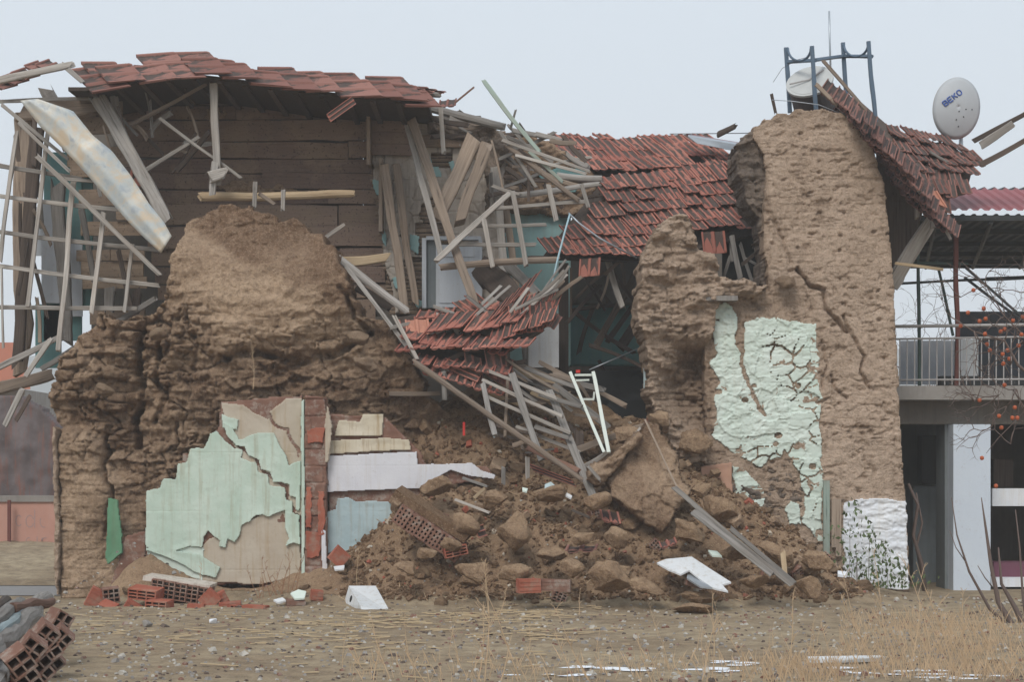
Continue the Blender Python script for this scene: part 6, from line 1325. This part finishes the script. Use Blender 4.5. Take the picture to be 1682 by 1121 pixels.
def chipf(m, rr):
    c = rr.choice([(650, 1012, 150, 6), (500, 1030, 120, 8), (760, 1020, 180, 10), (880, 1006, 120, 8), (560, 1050, 90, 10), (900, 1042, 120, 8), (350, 1040, 130, 20), (700, 1070, 260, 40), (640, 1024, 100, 4), (820, 1012, 120, 5), (180, 1040, 80, 20)])
    px = rr.gauss(c[0], c[2]*.55); py = max(1000, rr.gauss(c[1], c[3])); g = G(px, py); L = rr.uniform(.04, .22)*(1.6 if rr.random() < .15 else 1); wd = rr.uniform(.006, .016)
    rot = Euler((rr.uniform(-.06, .06), rr.uniform(-.08, .08), rr.gauss(0, .35))).to_matrix(); m.box((g.x, g.y, gz(g.x, g.y)+.012), (L/2, wd, .003), rot)
scatter("wood_chips", 400, chipf, plain("pale_wood_chips", (.50, .38, .23), .9, 0, .3), "pale yellow wood splinters scattered across the yard", "wood chips", 6)
def hb(m, rr):
    for _ in range(60):
        px = rr.uniform(560, 1420); Y = rr.uniform(-1.7, 1.5); d = Y+CD; x = (px-CX)/F*d; z = gz(x, Y)
        if z > .08: break
    s = rr.uniform(.008, .026)*(1.9 if rr.random() < .08 else 1); rot = Euler((rr.uniform(-1, 1), rr.uniform(-1, 1), rr.uniform(0, 6))).to_matrix(); m.box((x, Y, z+s*.4), (s, s*.8, s*.7), rot, s*.25)
scatter("heap_crumbs", 6500, hb, M['mound'], "crumbled earth over the rubble heap", "earth crumbs", 8)
def hsp(m, rr):
    for _ in range(60):
        px = rr.uniform(560, 1420); Y = rr.uniform(-1.8, 1.5); d = Y+CD; x = (px-CX)/F*d; z = gz(x, Y)
        if z > .06: break
    L = rr.uniform(.03, .14); rot = Euler((rr.uniform(-.5, .5), rr.uniform(-.6, .6), rr.uniform(0, 6))).to_matrix(); m.box((x, Y, z+.02), (L, .004, .003), rot)
scatter("straw_litter", 420, hsp, M['straw'], "straw and fine splinters strewn over the rubble heap", "straw", 14)
MBK = []
for k in range(4):
    V = clod_mesh(900+k, 1, 1, 1, 3, .9); co = np.array([v.co[:] for v in V.vertices]); q = np.sign(co)*np.abs(co)**.35
    for v, a, b in zip(V.vertices, q, co): v.co = Vector((a[0]*.15+b[0]*.01, a[1]*.09+b[1]*.01, a[2]*.055+b[2]*.012))
    V.name = "mud_brick"; V.materials.append(M['mound'] if k % 2 else M['adobe']); MBK.append(V)
rr = random.Random(41); made = 0
while made < 46:
    px = rr.uniform(600, 1400); Y = rr.uniform(-1.5, 1.3); d = Y+CD; x = (px-CX)/F*d; z = gz(x, Y)
    if z < .12: continue
    o = put("mud_brick", MBK[made % 4], None, None, "rectangular mud brick, whole or chipped, lying loose on the rubble heap", "mud brick", "loose mud bricks on the rubble heap"); s_ = rr.uniform(.75, 1.15)
    o.location = (x, Y, z+.04); o.scale = (s_, s_, s_); o.rotation_euler = (rr.uniform(-.7, .7), rr.uniform(-.7, .7), rr.uniform(0, 6)); made += 1
rr = random.Random(43); made = 0
while made < 14:
    px = rr.uniform(640, 1380); Y = rr.uniform(-1.5, .8); d = Y+CD; x = (px-CX)/F*d; z = gz(x, Y)
    if z < .08: continue
    hollow_brick("hollow_brick", px, 900, Y, (rr.uniform(.12, .22), .12, .12), (rr.uniform(-.8, .8), rr.uniform(-.8, .8), rr.uniform(-.6, .6)), "broken piece of red hollow brick poking out of the rubble heap", 'brickd', "broken hollow brick pieces in the heap", z=z+.03); made += 1
scatter("heap_chips", 130, hb, M['brick'], "red brick crumbs over the rubble heap", "brick crumbs", 9)
scatter("heap_flecks", 120, hb, M['beige'], "pale plaster crumbs over the rubble heap", "plaster crumbs", 10)
# snow strips
def snowf(m, rr):
    c = rr.choice([(930, 1112, 60, 3), (1010, 1100, 60, 3), (1300, 1096, 110, 3), (1190, 1100, 40, 3), (1440, 1108, 90, 4), (1220, 1090, 50, 3), (1560, 1112, 80, 5)]); px = rr.gauss(c[0], c[2]*.6); py = rr.gauss(c[1], c[3]*.7)
    g = G(px, py); n = 14; r = rr.uniform(.03, .10); V = [(g.x+r*1.6*math.cos(a*2*math.pi/n)*rr.uniform(.6, 1.2), g.y+r*.8*math.sin(a*2*math.pi/n)*rr.uniform(.6, 1.2), gz(g.x, g.y)+.002) for a in range(n)]+[(g.x, g.y, gz(g.x, g.y)+.007)]
    m.add(V, [(k, (k+1) % n, n) for k in range(n)])
o_ = scatter("snow", 42, snowf, M['snow'], "thin strips of old snow along the front of the yard", "snow", 12)
for k, (a, b, c, d) in enumerate(((1330, 1092, 1450, 1088),)):
    A = G(a, b); B_ = G(c, d); m = MB(); m.box((A+B_)/2+Vector((0, 0, .03)), ((B_-A).length/2, .05, .02), Euler((0, 0, math.atan2((B_-A).y, (B_-A).x))).to_matrix(), .01); m.build("white_batten", M['white'], None, label="long white board half covered by snow at the front", cat="board")
# ---------------------------------------------------------------- dry weeds
def weed(base, h, lean, seed, br=6, r=.004, name="dry_weed", mat='straw', label=None, group=None, cat="weed"):
    rr = random.Random(seed); m = MB(); N = 7; pts = []
    for i in range(N+1):
        f = i/N; pts.append(Vector((lean[0]*h*f+.03*h*math.sin(f*4+seed), lean[1]*h*f, h*f)))
    m.tube(pts, [r*(1-.75*i/N) for i in range(N+1)], 5)
    for k in range(br):
        f = rr.uniform(.3, 1.0); i = min(int(f*N), N-1); p = pts[i].lerp(pts[i+1], f*N-i); a = rr.uniform(0, 6.28); L = h*rr.uniform(.10, .3)*(1.2-f*.6)
        q = p+Vector((math.cos(a)*L*.6, math.sin(a)*L*.4, L*.75)); m.tube([p, p.lerp(q, .5)+Vector((0, 0, .02*h)), q], [r*.5, r*.4, r*.2], 4)
        for _ in range(3):
            f2 = rr.uniform(.4, 1); p2 = p.lerp(q, f2); m.tube([p2, p2+Vector((rr.uniform(-.5, .5), rr.uniform(-.3, .3), rr.uniform(.1, .7)))*L*.35], [r*.3, r*.15], 3)
    o = m.build(name, M[mat], None, label=label, cat=cat, group=group); o.location = base; return o
WG = "tall dry weeds along the front of the yard"; rr = random.Random(31)
WD = [(1430, 1085, 150, -.35), (1470, 1090, 190, -.2), (1500, 1098, 120, .1), (1530, 1070, 160, -.25), (1560, 1090, 170, -.3), (1448, 1110, 130, -.5), (1590, 1100, 130, -.1), (1380, 1115, 90, -.4), (1620, 1110, 110, .1), (1290, 1120, 140, .1), (1166, 1120, 150, .05), (1150, 1118, 110, .3), (1070, 1121, 80, -.3),
      (970, 1121, 120, -.5), (860, 1118, 150, -.45), (800, 1120, 190, -.02), (785, 1115, 120, .1), (940, 1121, 90, -.3), (640, 1121, 100, -.3), (700, 1121, 70, -.6), (615, 1121, 60, .1), (1330, 1120, 90, .05), (1235, 1121, 100, -.5), (820, 1121, 80, .3), (1640, 1105, 90, -.4), (1515, 1115, 100, .4), (1400, 1121, 110, .25)]
for k, (px, py, hp, ln) in enumerate(WD):
    g = G(px, py); d = g.y+CD; weed((g.x, g.y, gz(g.x, g.y)-.01), hp/F*d, (ln, rr.uniform(-.1, .2)), 600+k, rr.randint(6, 12), .0052, label="tall branching dry weed stalk at the front of the yard", group=WG)
for k in range(40):
    px = rr.choice([rr.gauss(1500, 90), rr.gauss(1560, 80), rr.gauss(1420, 90), rr.gauss(830, 60), rr.gauss(700, 90), rr.gauss(1120, 120)]); py = rr.uniform(1040, 1120); g = G(px, py); d = g.y+CD
    weed((g.x, g.y, gz(g.x, g.y)-.01), rr.uniform(40, 90)/F*d, (rr.uniform(-.5, .4), 0), 700+k, rr.randint(3, 7), .003, label="short dry weed in the yard", group="short dry weeds in the yard")
M['rustweed'] = plain("rust_brown_weed", (.30, .16, .09), .9)
g_ = "rust brown weeds at the foot of the brick pier"
for k in range(14):
    px = rr.uniform(420, 488); Y = -.5; p = P(px, 945, Y); p.z = gz(p.x, Y)-.02; weed(p, rr.uniform(.25, .55), (rr.uniform(-.5, .4), 0), 800+k, 4, .005, mat='rustweed', label="brown weed stalk before the mint wall left of the brick pier", group=g_)
for (px, py, Y, h, ln, lb) in ((588, 935, -.8, .52, 0, "lone weed stalk before the pale blue plaster"), (415, 640, -.3, .6, .0, "dried root hanging on the middle of the slumped left wall"), (330, 910, -.35, .3, 0, "dead twig at the foot of the mint wall"), (800, 985, -2.2, .55, 0, "slim weed in front of the rubble heap"), (822, 985, -2.5, .3, .2, "small weed beside the slim weed"), (950, 985, -2.4, .3, .1, "small weed right of the front brick pair"), (280, 940, -.5, .18, .2, "tuft of twigs below the mint plaster")):
    p = P(px, py, Y); weed(p if py < 900 else Vector((p.x, Y, gz(p.x, Y))), h, (ln, 0), int(px), 7, .005, label=lb)
# low grass
def blade(m, rr):
    px = rr.choice([rr.gauss(1520, 90), rr.gauss(1450, 120), rr.gauss(1600, 60), rr.uniform(560, 1682), rr.uniform(1250, 1682)]); py = rr.uniform(1010, 1121) if px > 1380 else rr.uniform(1085, 1125); g = G(px, py); h = rr.uniform(.04, .16); z = gz(g.x, g.y)
    dx = rr.uniform(-.6, .6)*h; w_ = .003
    m.add([(g.x-w_, g.y, z), (g.x+w_, g.y, z), (g.x+dx*.5+w_*.6, g.y, z+h*.6), (g.x+dx, g.y+rr.uniform(-.02, .02), z+h)], [(0, 1, 2, 3)])
scatter("dry_grass", 2600, blade, M['straw'], "matted dry grass in the front right of the yard", "grass", 15)
def leafy(m, rr):
    px = rr.gauss(1430, 38); hz = rr.random()**1.5*150*max(.2, 1-abs(px-1400)/110); Y = rr.uniform(-.5, .35); p = P(px, 965-hz, Y); s = rr.uniform(.018, .045)
    a = Euler((rr.uniform(0, 3), rr.uniform(0, 3), rr.uniform(0, 6))).to_matrix(); m.add([p+a @ Vector(v)*s for v in ((-1, 0, 0), (0, -.5, .1), (1, 0, 0), (0, .5, .1))], [(0, 1, 2, 3)])
BS = thing("leafy_weed", "green leafy weeds growing against the whitewashed patch", "weed", P(1430, 965, 0))
m = MB(); rr = random.Random(2); [leafy(m, rr) for _ in range(520)]; m.build("foliage", M['leaf'], BS)
m = MB()
for k in range(7): px = rr.gauss(1430, 36); A = P(px, 968, .2); m.tube([A, P(px+rr.uniform(-14, 8), 968-rr.uniform(40, 110), .1)], .003, 4)
m.build("stem", M['twig'], BS)
# persimmon tree
PT = thing("persimmon_tree", "bare leaning persimmon tree with orange fruit at the right edge", "tree", P(1690, 1080, -3.5))
m = MB(); Yt = -3.5
def branch(m, pts, r0, r1, n=6): m.tube([P(x, y, Yt+dy) for (x, y, dy) in pts], [.62*(r0+(r1-r0)*i/(len(pts)-1)) for i in range(len(pts))], n)
branch(m, [(1700, 1090, 0), (1670, 1040, 0), (1640, 990, .05), (1628, 930, .05), (1618, 860, .1), (1612, 818, .1)], .07, .008)
branch(m, [(1672, 1045, 0), (1625, 1000, -.05), (1592, 940, -.1), (1572, 880, -.1), (1563, 818, -.1)], .035, .006); branch(m, [(1705, 1080, 0), (1668, 1000, .1), (1645, 960, .1), (1640, 900, 0)], .06, .012)
branch(m, [(1630, 965, 0), (1618, 950, 0), (1606, 930, 0)], .012, .006); branch(m, [(1585, 922, -.1), (1570, 900, -.1), (1560, 872, -.1)], .010, .005); branch(m, [(1690, 1050, .3), (1680, 980, .3), (1675, 900, .3), (1668, 838, .3)], .03, .008)
m.build("trunk", M['twig'], PT, smooth=True)
m = MB(); rr = random.Random(21)
branch(m, [(1790, 760, 0), (1720, 640, 0), (1672, 600, 0), (1650, 560, 0), (1600, 545, 0), (1560, 520, 0)], .04, .005); branch(m, [(1790, 760, 0), (1700, 700, .1), (1664, 640, .1), (1662, 690, .1)], .03, .006)
branch(m, [(1720, 640, 0), (1690, 560, 0), (1650, 520, 0), (1620, 470, 0), (1580, 430, 0)], .02, .004); branch(m, [(1700, 700, .1), (1670, 690, 0), (1640, 720, 0), (1620, 745, 0)], .012, .004)
EN = [(1650, 560), (1600, 545), (1660, 600), (1640, 650), (1620, 470), (1680, 560), (1670, 640), (1650, 520), (1690, 480), (1630, 700), (1600, 660), (1660, 730)]
def twigs(x, y, depth, L, a, dy):
    if depth == 0: return
    n = 3; pts = [(x, y, dy)]
    for i in range(n): a += rr.uniform(-.45, .45); x += math.cos(a)*L/n; y -= math.sin(a)*L/n; pts.append((x, y, dy+rr.uniform(-.05, .05)))
    branch(m, pts, .0015+.0022*depth, .001+.0018*(depth-1), 4)
    for _ in range(2): twigs(x, y, depth-1, L*.7, a+rr.uniform(-.9, .9), dy)
for (x, y) in EN:
    for _ in range(3): twigs(x, y, 4, rr.uniform(24, 46), rr.uniform(1.0, 5.0), rr.uniform(-.3, .3))
for (x, y) in ((1540, 600), (1520, 560)): pass
m.build("branches", M['twig'], PT, smooth=True)
for k, (x, y) in enumerate(((1590, 514), (1609, 528), (1619, 524), (1616, 507), (1599, 477), (1578, 536), (1618, 549), (1644, 545), (1650, 541), (1621, 566), (1626, 576), (1655, 576), (1673, 568), (1680, 521), (1647, 582), (1658, 590), (1648, 598), (1650, 633), (1609, 658), (1641, 684), (1667, 670), (1671, 687), (1663, 687), (1645, 703), (1613, 753), (1636, 799), (1678, 550), (1664, 527))):
    m = MB(); p = P(x, y, Yt+rr.uniform(-.1, .1)); V = []; r = .022
    pts = [p+Vector((0, 0, dz)) for dz in (.023, .017, .006, -.006, -.017, -.023)]; m.tube(pts, [.006, .019, r, r, .018, .004], 9); m.build("fruit", M['fruit'], PT, smooth=True)
# bare background trees behind the balcony and a bare vine by the wall
for j, (x, y, Y, lb) in enumerate(((1530, 640, 14, "misty bare tree seen behind the balcony posts"), (1680, 620, 16, "misty bare tree at the right edge behind the canopy stays"))):
    T_ = thing("bare_tree", lb, "tree", P(x, 940, Y)); m = MB(); Yt = Y; b0 = [(x, 960, 0), (x+5, 800, 0), (x-5, y, 0)]; branch(m, b0, .14, .07, 6); m.build("trunk", M['twig'], T_, smooth=True)
    m = MB(); rr = random.Random(50+j)
    for _ in range(12): 
        Lk = rr.uniform(40, 70)
        twigs(x-5+rr.uniform(-4, 4), y+rr.uniform(-30, 60), 5, Lk, rr.uniform(.7, 2.5), rr.uniform(-.5, .5))
    for v_i, v in enumerate(m.V): pass
    m.build("branches", M['twig'], T_)
VN = thing("vine", "dark twisted vine climbing beside the whitewashed corner", "vine", P(1500, 985, 1.3)); m = MB(); Yt = 1.25
branch(m, [(1520, 985, 0), (1515, 930, 0), (1500, 880, 0), (1508, 830, 0), (1492, 795, 0)], .05, .03); m.build("stem", M['twig'], VN, smooth=True); m = MB(); branch(m, [(1518, 960, 0), (1505, 900, .05), (1515, 860, .05), (1505, 810, .05)], .035, .015); m.build("stem", M['twig'], VN, smooth=True)
# ---------------------------------------------------------------- the misty air
m = MB(); m.box((0, 180, 40), (700, 700, 42)); o_ = m.build("haze", None, None, kind='stuff')
hm = bpy.data.materials.new("haze"); hm.use_nodes = True; ht = hm.node_tree; ht.nodes.clear()
ho = ht.nodes.new("ShaderNodeOutputMaterial"); hv = ht.nodes.new("ShaderNodeVolumePrincipled")
hv.inputs["Color"].default_value = (.96, .98, 1, 1); hv.inputs["Density"].default_value = .0018; hv.inputs["Anisotropy"].default_value = 0
ht.links.new(hv.outputs[0], ho.inputs["Volume"]); o_.data.materials.append(hm)
